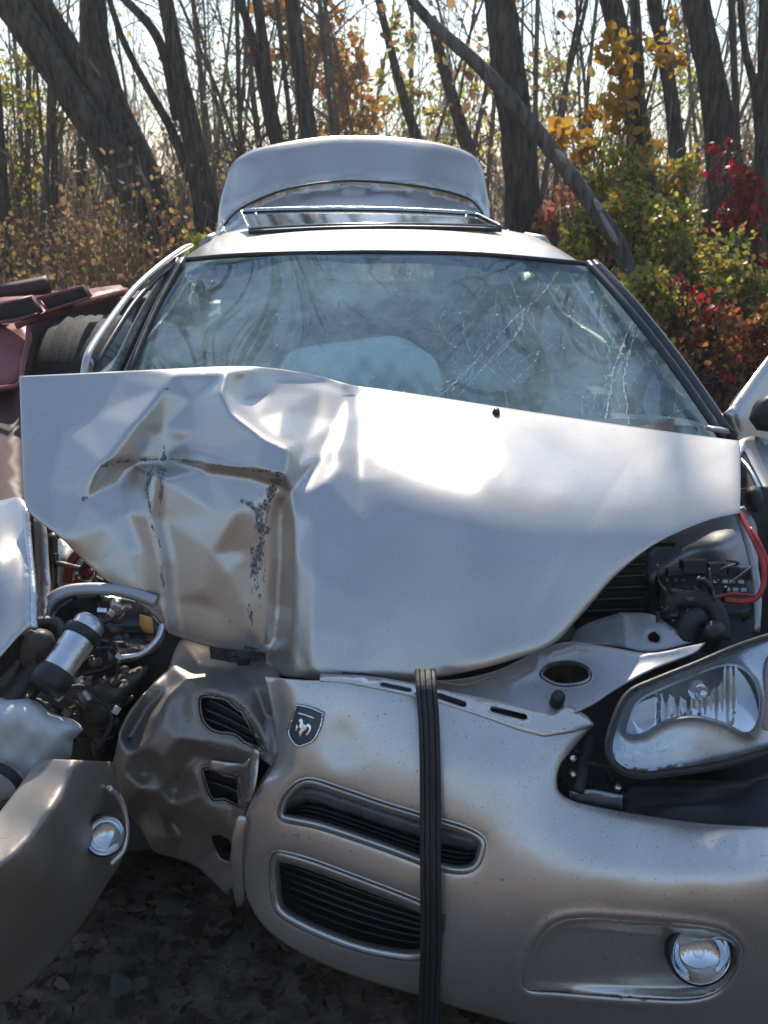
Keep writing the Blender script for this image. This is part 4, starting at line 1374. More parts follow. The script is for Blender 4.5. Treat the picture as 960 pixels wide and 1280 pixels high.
cr_out = spl([(141, 952, 1), (150, 917), (166, 886), (190, 856), (210, 836), (216, 818), (230, 798), (260, 804), (336, 818, 1), (352, 850), (354, 900), (350, 948, 1), (318, 995), (305, 1030), (303, 1080), (303, 1132, 1), (296, 1134), (290, 1110), (284, 1120, 1), (262, 1098), (241, 1081), (215, 1072), (192, 1064), (178, 1040), (163, 1018), (150, 1000)], 6)
o1 = spl([(248, 872), (258, 868), (272, 870, 1), (283, 872), (297, 884), (304, 888, 1), (314, 906), (331, 938, 1), (318, 935, 1), (304, 930, 1), (292, 920), (274, 918, 1), (260, 912), (250, 897)], 5)
o2 = spl([(251, 962), (266, 959), (280, 966, 1), (301, 971, 1), (300, 990), (303, 1012, 1), (290, 1006), (280, 1001, 1), (265, 1001), (257, 986)], 5)
o3 = spl([(318, 942, 1), (339, 958, 1), (320, 990, 1)], 5)
o4 = spl([(264, 1046), (276, 1044, 1), (289, 1054), (286, 1078, 1), (274, 1072), (268, 1060, 1)], 4)
def cr_depth(x, y):
    r = K0(x, y) + .010 * np.exp(-loopdist(x, y, cr_out) / 4)
    for lp in (o1, o2):
        r = r + .010 * np.exp(-loopdist(x, y, lp) / 4)
    return r
def cr_wear(x, y):
    w = np.zeros(np.shape(x))
    for pts, wd in [([(262, 866, .5), (300, 880, .5), (316, 900, .46)], 5), ([(255, 932, .5), (312, 940, .46)], 5), ([(262, 960, .5), (300, 968, .5)], 5), ([(200, 870, .30), (170, 940, .34), (230, 1010, .3)], 16), ([(270, 950, .4), (300, 955, .42)], 8), ([(290, 835, .36), (310, 828, .44)], 8)]:
        w = np.maximum(w, blot(x, y, pts, wd))
    return w
crushed = sheet('crushed_bumper_half', cr_out, cr_depth, M['darkplastic'], car, holes=[o1, o2, o3, o4], rings=(2, 5), step=4, thick=.004, attr=cr_wear,
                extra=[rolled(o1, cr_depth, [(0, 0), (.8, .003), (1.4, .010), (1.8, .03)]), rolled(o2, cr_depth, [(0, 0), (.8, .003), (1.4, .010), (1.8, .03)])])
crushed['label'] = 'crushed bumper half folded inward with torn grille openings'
tb = sheet('torn_grille', spl([(236, 858), (290, 862), (345, 930), (345, 980), (310, 1040), (280, 1030), (245, 990), (240, 920)], 10), lambda x, y: K0(x, y) + .05, M['black'], car, step=12, thick=.004)
for a, b, c, d in ((255, 885, 318, 915), (252, 895, 322, 928), (262, 874, 308, 900), (256, 975, 300, 990)):
    tube('slat', [(a, b, 1.71), ((a + c) / 2, (b + d) / 2 - 2, 1.70), (c, d, 1.695)], .006, M['gloss'], tb, 8, 4, .6)
sheet('torn_strip', spl([(315, 934, 1), (323, 939, 1), (320, 972), (313, 1004, 1), (306, 1001, 1), (311, 968)], 4), lambda x, y: K0(x, y) - .012 - .0006 * (np.asarray(x) - 312), M['bumper'], crushed, step=4, thick=.003, attr=rec_wear)
sheet('torn_strip', spl([(262, 950, 1), (300, 955), (312, 948, 1), (310, 960, 1), (285, 968), (262, 962, 1)], 4), lambda x, y: K0(x, y) - .010 + .0008 * (np.asarray(y) - 955), M['bumper'], crushed, step=4, thick=.003, attr=rec_wear)
tube('torn_lip', [(303, 1020, 1.59), (297, 1050, 1.585), (296, 1090, 1.595), (301, 1130, 1.62)], [.006] + [.011] * 14 + [.004], M['bumper'], crushed, 8, 5, .35)

# torn outer piece of the bumper at lower left
tp_ctrl = [(45, 953, 1.46), (95, 950, 1.40), (140, 952, 1.55), (0, 1015, 1.36), (60, 1010, 1.31), (20, 1062, 1.25), (-20, 1092, 1.21), (-60, 1060, 1.26), (-60, 1130, 1.18), (110, 1000, 1.42), (150, 1000, 1.545), (155, 1040, 1.53),
           (90, 1060, 1.36), (60, 1110, 1.30), (0, 1130, 1.24), (110, 1120, 1.42), (60, 1170, 1.36), (0, 1200, 1.29), (40, 1225, 1.38), (-20, 1260, 1.33), (100, 1160, 1.44), (130, 1110, 1.48), (150, 1075, 1.50)]
T0 = Surf([(a, b, c * 1.03) for a, b, c in tp_ctrl], [([(94, 950, -.012), (72, 995, -.014), (45, 1036, -.014), (10, 1072, -.014), (-40, 1110, -.012)], 10, 'e')], [(134, 1038, 24, 40, .055)])
tp_out = spl([(44, 954, 1), (56, 949), (95, 950), (141, 952, 1), (151, 1000), (160, 1035), (152, 1075), (130, 1112), (100, 1160), (60, 1208), (18, 1247), (-30, 1270, 1), (-80, 1250), (-90, 1120), (-50, 1062), (0, 1014)], 7)
def tp_wear(x, y):
    return np.maximum(blot(x, y, [(6, 1070, .5), (-10, 1078, .5)], 6), np.maximum(blot(x, y, [(0, 1049, .44), (40, 1043, .42)], 2), blot(x, y, [(60, 950, .36), (48, 965, .42)], 8)))
torn = sheet('torn_bumper_end', tp_out, lambda x, y: T0(x, y) + .010 * np.exp(-loopdist(x, y, tp_out) / 3) * .3, M['darkplastic'], car, rings=(2.5, 6), step=6, thick=.004, attr=tp_wear)
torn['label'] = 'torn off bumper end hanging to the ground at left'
lamp('fog_lamp', 131, 1044, 1.49, 25, (.55, -1, .5), car, 'fog lamp in the torn bumper end')
tube('recess_lip', [(136, 985, 1.545), (150, 1000, 1.56), (158, 1030, 1.555), (154, 1062, 1.535), (138, 1080, 1.505)], .006, M['bumper'], torn, 8)
# ---- headlight ------------------------------------------------------
hl_out = spl([(762, 938), (768, 905), (786, 869), (820, 852), (870, 832), (920, 811), (965, 796), (1030, 778), (1072, 800), (1060, 868), (1010, 915), (960, 938), (900, 955), (850, 963), (800, 968), (772, 958)], 7)
Q0 = Surf([(762, 938, 1.475), (790, 865, 1.545), (870, 832, 1.575), (965, 796, 1.64), (1050, 775, 1.74), (800, 968, 1.455), (900, 955, 1.46), (1000, 920, 1.52), (1070, 830, 1.72), (870, 890, 1.495), (960, 870, 1.545)])
hl = sheet('headlight', offset_loop(hl_out, -2), lambda x, y: Q0(x, y) + .10 - .05 * np.exp(-loopdist(x, y, hl_out) / 30), M['black'], car, step=12, thick=.004,
           extra=[rolled(offset_loop(hl_out, -2), lambda x, y: Q0(x, y), [(0, .055), (-1.2, .03), (-1.2, .010), (-.6, .003), (.6, .001), (2, .004)])])
hl['label'] = 'loose headlight hanging ahead of its opening'
sheet('lens', hl_out, lambda x, y: Q0(x, y) - .014 * (1 - np.exp(-loopdist(x, y, hl_out) / 22)), M['lens'], hl, step=8, thick=0)
refl_loop = spl([(784, 918), (787, 896), (800, 873), (850, 850), (900, 831), (926, 832), (945, 851), (952, 880), (946, 908), (931, 918), (905, 906), (870, 897), (835, 902), (805, 918)], 5)
M['bezel'] = simple('satin_grey_bezel', (.55, .57, .60), .30, .8, .1)
def bez_depth(x, y):
    d = loopdist(x, y, refl_loop)
    top = np.clip(((np.asarray(x) - 790) * .42 + (np.asarray(y) - 872)) / -14, 0, 1)       # strip along the upper edge
    rb = .0025 * np.sin(np.asarray(x) * 1.25) * np.clip((np.asarray(x) - 842) / 14, 0, 1) * top
    low = np.clip((np.asarray(y) - 915) / 20, 0, 1)
    rl = .0012 * np.sin(np.asarray(x) * 1.5) * low * np.clip((860 - np.asarray(x)) / 20, 0, 1)
    return Q0(x, y) + .022 + .020 * np.exp(-d / 8) * 0 - .012 * np.exp(-d / 5) + rb + rl
bez = sheet('bezel', offset_loop(hl_out, 4), bez_depth, M['bezel'], hl, holes=[refl_loop], step=2.6, thick=0,
            extra=[rolled(refl_loop, bez_depth, [(0, 0), (2, .004), (3, .03)])])
def ref_depth(x, y):
    x = np.asarray(x); y = np.asarray(y)
    bowl = np.clip(1 - ((x - 880) / 78) ** 2 - ((y - 870) / 62) ** 2, -.6, 1)
    fl = np.where((x > 822) & (x < 918), .0028 * np.abs(np.sin((x - 822) * math.pi / 14)), 0) * np.clip((912 - y) / 12, 0, 1)
    facet = np.where(x < 822, .0006 * (x - 800), 0)
    return Q0(x, y) + .05 + .035 * bowl + fl - facet
sheet('reflector', offset_loop(refl_loop, -2.5), ref_depth, M['chrome'], hl, step=3.0, thick=0)
c = P(879, 868, 1.545)
lathe('bulb', [(0, .030), (.010, .028), (.015, .018), (.015, 0), (.010, -.02), (.010, -.05)], c, (-.03, -1, .25), M['bulbglass'], hl, 18)
lathe('bulb_cap', [(0, .006), (.006, .004), (.008, -.004), (.006, -.012), (.012, -.016), (.018, -.03)], c, (-.03, -1, .25), M['chrome'], hl, 18)
sheet('side_marker', spl([(962, 820), (1000, 805), (1045, 800), (1046, 850), (1000, 895), (958, 912), (957, 870)], 6), lambda x, y: Q0(x, y) + .016, M['marker'] if 'marker' in M else simple('amber_reflector', (.30, .17, .13), .3), hl, step=6, thick=.002)
for i, (a, b) in enumerate(((850, 926), (885, 928))):
    bm = bmesh.new()
    tube_into(bm, [P(a - 14, b + 3, 1.505), P(a, b, 1.503), P(a + 14, b + 2, 1.505)], [.002, .005, .002], 8, True, .5)
    bm_obj('reflex_marker', bm, simple('dull_red_reflector', (.35, .06, .05), .3) if i == 0 else bpy.data.materials['dull_red_reflector'], hl)

# ---- what lies behind the headlight ---------------------------------
sheet('engine_bay_wall', spl([(560, 860, 1), (690, 760), (740, 690), (830, 640), (930, 610), (1010, 620), (1100, 700, 1), (1120, 1060, 1), (690, 1060, 1), (670, 960)], 20), Surf([(560, 860, 1.95), (930, 620, 2.15), (1100, 700, 2.1), (1100, 1050, 1.75), (690, 1050, 1.75), (800, 800, 2.05)]), M['under'], car, step=24, thick=.01)
inner_sheet = Surf([(690, 770, 2.0), (750, 705, 2.05), (830, 660, 2.08), (925, 640, 2.06), (938, 720, 1.98), (840, 715, 2.03), (700, 800, 1.95)], [([(815, 720, -.02), (860, 690, -.02), (915, 672, -.015)], 14, 'g')], [(900, 690, 20, 20, -.02)])
sheet('inner_fender', spl([(806, 720, 1), (812, 685), (850, 655), (930, 632, 1), (946, 660), (948, 745, 1), (870, 738), (815, 735, 1)], 8), inner_sheet, M['inner'], car, step=7, thick=.004)
tube('fender_rail', [(922, 640, 1.98), (938, 690, 1.90), (947, 740, 1.84), (945, 790, 1.78)], .008, M['inner'], car, 8)
# louvred dark box under the hood corner
ab = sheet('air_box', spl([(700, 772, 1), (705, 745), (742, 700, 1), (808, 688, 1), (812, 764, 1), (760, 770)], 8), const(1.93), M['black'], car, step=10, thick=.05)
for k in range(5):
    y = 705 + k * 14
    tube('rib', [(752 - k * 11, y + 3, 1.925), (780, y + 1, 1.925), (806, y, 1.925)], .005, M['black'], ab, 6, 3)
# fuse box
fb = sheet('fuse_box', spl([(822, 710, 1), (935, 712, 1), (948, 752, 1), (930, 765), (835, 757, 1)], 8), Surf([(822, 710, 1.93), (935, 712, 1.92), (835, 757, 1.83), (945, 757, 1.82)]), M['black'], car, step=12, thick=.05)
for k in range(10):
    for row in range(2):
        if rng.random() < .2: continue
        a = 834 + k * 10.2 + row * 3 + rng.uniform(-1, 1); b = 725 + row * 10 + k * .25
        bright = k > 3 and rng.random() < .75
        box('fuse', P(a, b, 1.885 - row * .022), (.011 if bright else .007, .008, .007), M['fuse'] if bright else M['dirtymetal'], fb, (-.3, 0, 0), .001)
for a, b, w_, h_ in ((866, 708, 30, 18), (893, 711, 20, 16), (915, 715, 16, 14), (938, 719, 18, 16), (842, 716, 20, 12)):
    m = mpp(a, b, 1.93)
    box('relay', P(a, b, 1.925), (w_ * m, .03, h_ * m), M['black'], fb, (-.25, 0, .05), .003)
bt = sheet('battery', spl([(832, 762, 1), (925, 768, 1), (944, 775, 1), (938, 815, 1), (900, 830, 1), (826, 815, 1)], 8), Surf([(832, 758, 1.83), (944, 770, 1.80), (826, 815, 1.72), (930, 830, 1.72)]), M['under'], car, step=12, thick=.06)
tube('hose', [(838, 770, 1.80), (842, 752, 1.80), (868, 749, 1.79), (890, 756, 1.78), (900, 775, 1.76), (902, 800, 1.74)], .017, M['rubber'], car, 12)
tube('hose', [(858, 800, 1.75), (862, 778, 1.76), (876, 770, 1.77)], .02, M['rubber'], car, 12)
lathe('cap', [(0, .02), (.018, .018), (.020, 0), (.020, -.03)], P(892, 792, 1.725), (0, -.5, 1), M['black'], car, 16)
tube('wire', [(918, 630, 1.95), (932, 655, 1.90), (944, 678, 1.86), (953, 700, 1.83), (955, 725, 1.81), (948, 745, 1.80), (930, 752, 1.80), (905, 750, 1.80)], .0055, M['wire'], car, 10)
tube('wire', [(938, 660, 1.885), (950, 680, 1.85), (960, 705, 1.83), (962, 730, 1.81)], .004, M['wire'], car, 8)
tube('wire', [(945, 745, 1.80), (915, 742, 1.79), (890, 748, 1.785)], .003, M['wire'], car, 6)

# grey radiator support and bracket
rs_out = spl([(430, 850, 1), (500, 846), (560, 850), (620, 838), (680, 810), (712, 802), (760, 808), (812, 816), (858, 808), (882, 803, 1), (868, 816), (812, 838), (768, 862), (744, 878), (716, 892, 1), (690, 895), (600, 882), (520, 866), (430, 856, 1)], 7)
R0 = Surf([(430, 852, 1.70), (560, 852, 1.68), (620, 838, 1.70), (712, 802, 1.74), (812, 816, 1.68), (880, 803, 1.70), (812, 838, 1.63), (744, 878, 1.60), (690, 893, 1.60), (600, 880, 1.63), (708, 842, 1.68), (650, 860, 1.655)],
          [([(690, 815, -.012), (720, 806, -.014), (790, 822, -.012), (850, 812, -.01)], 7, 'e'), ([(640, 852, -.01), (670, 838, -.014), (672, 820, -.01)], 7, 'e')], [(708, 842, 48, 26, .014)])
hole1 = spl([(674, 845), (684, 831), (712, 826), (736, 834), (740, 848), (726, 857), (696, 858)], 5)
sup = sheet('radiator_support', rs_out, R0, M['inner'], car, holes=[hole1], rings=(2, 5), step=4, thick=.004, extra=[rolled(hole1, R0, [(0, 0), (1.5, .004), (2.5, .02)])])
tube('latch_cable', [(548, 852, 1.66), (580, 856, 1.655), (612, 846, 1.66)], .0025, simple('tan_cable', (.35, .26, .12), .5), sup, 6)
hole2 = spl([(810, 793), (818, 789), (825, 796), (822, 803), (812, 801)], 3)
sheet('support_bracket', spl([(700, 806, 1), (728, 782), (776, 765, 1), (815, 768), (843, 786, 1), (866, 803, 1), (812, 814), (760, 806)], 6), Surf([(700, 806, 1.80), (776, 765, 1.84), (843, 786, 1.76), (866, 803, 1.73), (760, 806, 1.77)], [([(776, 765, -.012), (784, 808, -.012)], 5, 'e')]), M['inner'], car, holes=[hole2], step=6, thick=.004)
# black parts under the headlight
sheet('lower_duct', spl([(778, 985, 1), (800, 975), (920, 975), (962, 965, 1), (1040, 960, 1), (1040, 1050, 1), (900, 1045), (775, 1030, 1)], 10), Surf([(778, 980, 1.60), (960, 970, 1.60), (1040, 960, 1.66), (900, 1045, 1.50), (775, 1030, 1.50)], (), [(850, 1005, 50, 14, -.02)]), M['black'], car, step=10, thick=.03)
sheet('bracket_strip', spl([(712, 990, 1), (740, 988), (778, 995, 1), (778, 1012, 1), (740, 1006), (712, 1000, 1)], 6), const(1.535), M['inner'], car, step=6, thick=.004)
tube('bumper_stay', [(736, 920, 1.60), (730, 950, 1.57), (722, 990, 1.53)], .012, M['under'], car, 8)
for a, b in ((716, 968), (772, 985), (716, 948)):
    lathe('bolt', [(0, .006), (.005, .006), (.007, 0), (.007, -.01)], P(a, b, 1.54), (0, -1, .3), M['alu'], car, 8)

# ---- left wheel house wreckage --------------------------------------
sheet('engine_bay_wall', spl([(-60, 640, 1), (60, 650), (150, 720), (230, 800, 1), (330, 850), (330, 1000), (200, 1060), (60, 1060), (-80, 1060, 1)], 20), Surf([(-60, 640, 2.1), (100, 680, 2.15), (230, 800, 2.0), (300, 900, 1.85), (100, 900, 1.95), (-60, 1060, 1.75), (250, 1050, 1.8)]), M['under'], car, step=24, thick=.01)
fl_ = sheet('fender', spl([(-90, 650, 1), (-40, 634), (0, 626), (24, 621), (32, 634), (36, 680), (40, 740), (41, 782, 1), (26, 792), (5, 815), (-30, 850), (-90, 880, 1)], 8), Surf([(-90, 650, 2.0), (0, 626, 1.98), (30, 624, 1.96), (38, 700, 1.82), (41, 780, 1.70), (0, 800, 1.66), (-90, 870, 1.6), (0, 700, 1.78), (-60, 740, 1.75)], [([(33, 630, -.02), (38, 700, -.02), (41, 780, -.02)], 7, 'e')]), M['paint'], car, step=7, thick=.004, attr=rec_wear)
fl_['label'] = 'bent front fender at the crushed side'
tube('fender_edge', [(32, 634, 1.90), (37, 690, 1.82), (42, 740, 1.74), (43, 785, 1.67)], .007, M['alu'], car, 8)
sheet('strut_plate', spl([(42, 648, 1), (56, 652), (60, 700), (62, 740), (54, 775, 1), (46, 770, 1), (44, 700)], 6), Surf([(42, 650, 1.93), (60, 655, 1.90), (62, 740, 1.79), (48, 770, 1.76)], [([(51, 650, -.012), (54, 770, -.012)], 5, 'e')]), M['inner'], car, step=5, thick=.004)
tube('black_seal', [(66, 668, 1.93), (66, 710, 1.88), (63, 750, 1.82)], .010, M['black'], car, 8)
sheet('strut_tower', spl([(66, 700, 1), (75, 672), (100, 690), (140, 722, 1), (140, 745, 1), (80, 740)], 6), Surf([(66, 700, 2.0), (90, 680, 2.02), (140, 730, 1.98), (80, 740, 1.94)], (), [(80, 700, 14, 20, -.03)]), M['inner'], car, step=6, thick=.004)
tube('red_bracket', [(84, 728, 1.90), (88, 705, 1.91), (98, 692, 1.92), (110, 700, 1.91), (100, 722, 1.90), (92, 735, 1.89)], .010, M['redp'], car, 8, 5, .6)
tube('red_bracket', [(84, 736, 1.89), (104, 728, 1.89), (116, 712, 1.90)], .008, M['redp'], car, 8, 4, .6)
tube('bent_bar', [(40, 800, 1.76), (52, 775, 1.77), (62, 752, 1.78), (84, 739, 1.79), (120, 736, 1.80), (160, 740, 1.81), (195, 752, 1.80)], .012, M['inner'], car, 10, 5, .6)
sheet('headlight_bracket', spl([(66, 765, 1), (90, 748), (130, 743), (180, 756), (204, 782), (203, 800), (190, 815), (160, 826), (130, 838), (90, 845), (60, 830, 1)], 7), Surf([(66, 765, 1.86), (130, 743, 1.88), (204, 790, 1.80), (160, 826, 1.78), (60, 830, 1.80)], [([(130, 750, -.02), (136, 790, -.02), (150, 825, -.02)], 9, 'e'), ([(90, 800, .02), (180, 800, .02)], 9, 'g')]), M['gloss'], car, step=7, thick=.01)
tube('headlight_bracket', [(150, 822, 1.74), (175, 818, 1.745), (196, 800, 1.76), (203, 780, 1.78)], .006, M['alu'], car, 8)
tube('rib', [(132, 748, 1.84), (133, 762, 1.84), (134, 778, 1.83)], .008, M['dirtymetal'], car, 8)
tube('rib', [(146, 750, 1.84), (147, 766, 1.84), (148, 782, 1.83)], .008, M['alu'], car, 8)
sheet('orange_label', spl([(174, 768, 1), (190, 772, 1), (192, 792, 1), (180, 790, 1), (175, 784, 1)], 5), const(1.755), M['orange'], car, step=6, thick=.002)
p0, p1 = P(64, 850, 1.62), P(116, 774, 1.72)
cyl = lathe('drier_canister', [(0, 0), (.024, 0), (.030, .004), (.031, .02), (.030, .05), (.031, .08), (.030, (p1 - p0).length - .01), (.024, (p1 - p0).length), (0, (p1 - p0).length)], p0, p1 - p0, M['alu'], car, 28)
lathe('end_cap', [(0, -.02), (.03, -.02), (.036, -.008), (.036, .012), (.032, .02)], p0, p1 - p0, M['black'], cyl, 24)
lathe('bracket_ring', [(.033, .09), (.036, .092), (.036, .108), (.033, .11)], p0, p1 - p0, M['black'], cyl, 24)
pillow('washer_bottle', spl([(-20, 880), (10, 872), (45, 876), (62, 890), (92, 900), (104, 912), (92, 924), (88, 948), (70, 968), (60, 985), (30, 1000), (0, 1005), (-30, 1000), (-40, 930)], 7), 1.62, .06, M['bottle'], car, 8, 34, .004)
tube('hose', [(-10, 955, 1.54), (14, 968, 1.53), (26, 985, 1.54), (20, 1000, 1.56), (-5, 1010, 1.57)], .009, M['rubber'], car, 10)
tube('hose', [(-10, 900, 1.60), (20, 870, 1.62), (40, 840, 1.66), (48, 800, 1.72), (60, 785, 1.76)], .013, M['rubber'], car, 10)
tube('hose', [(0, 860, 1.68), (22, 830, 1.70), (34, 800, 1.73), (44, 780, 1.74), (70, 778, 1.75), (80, 800, 1.73)], .011, M['dirtymetal'], car, 10)
pillow('rubber_boot', spl([(24, 800), (40, 786), (64, 790), (70, 812), (60, 838), (38, 846), (24, 830)], 6), 1.70, .03, M['dirtymetal'], car, 6, 16, .003)
pillow('rubber_boot', spl([(-10, 800), (10, 782), (30, 790), (32, 820), (14, 850), (-14, 870)], 6), 1.72, .03, M['rubber'], car, 7, 16, .003)
pillow('ac_compressor', spl([(96, 870), (130, 850), (160, 838), (186, 832), (170, 862), (150, 900), (136, 940), (118, 950), (110, 920), (92, 900)], 7), 1.80, .06, M['dirtymetal'], car, 8, 26, .006)
for k, (a, b) in enumerate(((116, 828), (150, 856), (128, 852), (100, 852), (156, 838))):
    lathe('bolt', [(0, .008), (.007, .007), (.009, 0), (.009, -.02)], P(a, b, 1.715), (.2 * (k - 2), -1, .4), M['alu'] if k % 2 else M['dirtymetal'], car, 8)
tube('brake_line', [(70, 865, 1.66), (100, 858, 1.68), (125, 870, 1.70), (140, 900, 1.70), (120, 940, 1.68)], .005, M['rubber'], car, 8)

# loose wiring and small fittings in both halves of the engine bay
wr = random.Random(21)
def wiring(x0, x1, y0, y1, Y0, n, mats):
    for k in range(n):
        a = (wr.uniform(x0, x1), wr.uniform(y0, y1)); ang = wr.uniform(0, 6.28); pts = []
        L = wr.uniform(30, 70)
        for i in range(5):
            t_ = i / 4 - .5
            pts.append((min(x1, max(x0, a[0] + math.cos(ang) * L * t_ + wr.gauss(0, 5))), min(y1, max(y0, a[1] + math.sin(ang) * L * t_ * .7 + wr.gauss(0, 4) + 10 * (t_ * t_ < .1))), Y0 + wr.uniform(-.03, .03)))
        o = tube('wire', pts, wr.choice((.0022, .003, .004, .006)), wr.choice(mats), car, 6, 5)
wiring(20, 165, 765, 925, 1.73, 20, [M['rubber'], M['rubber'], M['black'], M['dirtymetal'], M['dirtymetal'], M['redp']])
wiring(70, 140, 690, 745, 1.87, 5, [M['rubber'], M['wire'], M['dirtymetal']])
wiring(822, 940, 700, 800, 1.80, 11, [M['rubber'], M['black'], M['dirtymetal'], M['dirtymetal']])
wiring(700, 780, 925, 990, 1.57, 6, [M['rubber'], M['black'], M['dirtymetal']])
for k in range(16):
    left = k < 10
    a, b = (wr.uniform(60, 165), wr.uniform(755, 900)) if left else (wr.uniform(825, 935), wr.uniform(735, 800))
    box('clip', P(a, b, 1.70 if left else 1.79), (wr.uniform(.008, .02), wr.uniform(.006, .014), wr.uniform(.006, .016)), wr.choice((M['black'], M['dirtymetal'], M['fuse'], M['alu'])), car, (wr.uniform(-1, 1), wr.uniform(-1, 1), wr.uniform(-1, 1)), .0015)

# ---- windshield, pillars, roof ---------------------------------------
W0 = Surf([(470, 315, 2.92), (350, 317, 2.93), (600, 317, 2.93), (232, 323, 3.02), (737, 328, 3.02), (140, 505, 2.50), (300, 505, 2.42), (480, 520, 2.40), (700, 545, 2.40), (905, 548, 2.46), (185, 415, 2.74), (820, 440, 2.72), (480, 420, 2.62)])
ws_out = spl([(229, 324, 1), (300, 318), (390, 315), (480, 314.5), (600, 317), (735, 329, 1), (780, 380), (840, 455), (903, 548, 1), (700, 546), (480, 524), (300, 508), (140, 506, 1), (165, 452), (195, 385)], 10)
ws = sheet('windshield', ws_out, W0, M['glass'], car, step=14, thick=0)
ws['label'] = 'cracked tinted windshield reflecting bare branches'
def crackmat():
    m, nt, out = mat('crack_chips')
    b = N(nt, 'ShaderNodeBsdfPrincipled'); b.inputs['Base Color'].default_value = (.75, .88, .9, 1); b.inputs['Roughness'].default_value = .25
    b.inputs['Specular IOR Level'].default_value = 1.0
    tr = N(nt, 'ShaderNodeBsdfTransparent')
    n = noise(nt, 90, 3, .7)
    r = ramp(nt, n.outputs['Fac'], [(.38, g3(.12)), (.64, g3(.75))])
    mx = N(nt, 'ShaderNodeMixShader')
    nt.links.new(r.outputs[0], mx.inputs[0]); nt.links.new(tr.outputs[0], mx.inputs[1]); nt.links.new(b.outputs[0], mx.inputs[2])
    nt.links.new(mx.outputs[0], out.inputs[0])
    return m
M['crack'] = crackmat()
M['glint'] = simple('broken_glass_chip', (.85, .93, .95), .12, spec=1.0)
crr = random.Random(4)
def crack(pts, w, chips=0):
    q = spl(pts, 5, False)
    V, Fc = [], []
    for i, (x, y) in enumerate(q):
        x += crr.gauss(0, .8); y += crr.gauss(0, .6)
        ww = w * crr.uniform(.3, 1.3)
        a = Parr([x - ww / 2, x + ww / 2], [y, y + .2], W0([x - ww / 2, x + ww / 2], [y, y]) - .003)
        V += [tuple(a[0]), tuple(a[1])]
        if i: Fc.append((2 * i - 2, 2 * i - 1, 2 * i + 1, 2 * i))
    me = bpy.data.meshes.new('crack'); me.from_pydata(V, [], Fc)
    return link('crack', me, M['crack'], ws, False)
for pts, w in [([(552, 493), (590, 456), (632, 410), (652, 389), (677, 368), (698, 339)], 1.8), ([(560, 490), (600, 463), (640, 425), (662, 384)], 1.5), ([(573, 495), (619, 443), (650, 410), (653, 389)], 1.6),
               ([(757, 524), (762, 490), (766, 465), (777, 435), (790, 402)], 2.2), ([(786, 530), (781, 495), (780, 470), (786, 443), (795, 406)], 1.8), ([(750, 520), (770, 470), (800, 410)], 1.0), ([(819, 534), (848, 514), (873, 506)], 1.8),
               ([(700, 339), (740, 362), (790, 402), (830, 470)], .9), ([(640, 480), (665, 455), (690, 430)], .9), ([(765, 480), (730, 500), (728, 520)], 1.0), ([(800, 440), (830, 470), (858, 500)], 1.0)]:
    crack(pts, w)
def branching(x, y, ang, n, w):
    pts = [(x, y)]
    for _ in range(n):
        ang += crr.gauss(0, .28)
        L = crr.uniform(12, 26)
        x += math.cos(ang) * L; y += math.sin(ang) * L
        if not inside(np.array([x]), np.array([y]), ws_out)[0] or y > 520 + (x - 560) * .06: break
        pts.append((x, y))
        if n > 2 and crr.random() < .35: branching(x, y, ang + crr.choice((-1, 1)) * crr.uniform(.4, .9), n // 2, w * .8)
    if len(pts) > 1: crack(pts, w)
for cx_, cy_, k in ((790, 404, 9), (762, 478, 8), (652, 389, 6), (845, 500, 7), (600, 452, 5)):
    for i in range(k):
        branching(cx_, cy_, 6.28 * i / k + crr.uniform(-.3, .3), 5, crr.uniform(.5, .9))
# chips of broken glass caught in the cracks
glints = [(740, 366, 1.9), (712, 396, 2.3), (757, 428, 1.9), (780, 433, 2.4), (621, 394, 1.4), (568, 466, 1.4), (672, 443, 1.3), (777, 443, 1.6), (669, 451, 1.2), (705, 435, 1.2), (594, 454, 1.3), (346, 393, 1.3), (265, 352, 1.6), (238, 352, 1.4), (424, 372, 1.3), (505, 490, 1.4), (346, 432, 1.4), (762, 470, 1.5), (782, 480, 1.4), (729, 497, 1.3), (732, 507, 1.2), (655, 388, 1.3), (640, 402, 1.2), (569, 434, 1.1), (583, 458, 1.0), (800, 405, 1.4), (848, 514, 1.2), (763, 395, 1.2), (758, 382, 1.2), (495, 362, 1.0), (240, 330, 1.4), (232, 345, 1.2)]
for _ in range(46):
    glints.append((crr.uniform(560, 880), crr.uniform(350, 530), crr.uniform(.4, .9)))
for _ in range(40):
    glints.append((crr.uniform(190, 420), crr.uniform(330, 455), crr.uniform(.3, .7)))
bm = bmesh.new()
for a, b, s in glints:
    if not inside(np.array([a]), np.array([b]), ws_out)[0]: continue
    Y = float(W0(a, b)[0]) - .006; m = mpp(a, b, Y) * s
    bmesh.ops.create_icosphere(bm, subdivisions=1, radius=m, matrix=Matrix.Translation(P(a, b, Y)))
tag(bm_obj('glass_chip', bm, M['glint'], ws, False), kind='stuff')

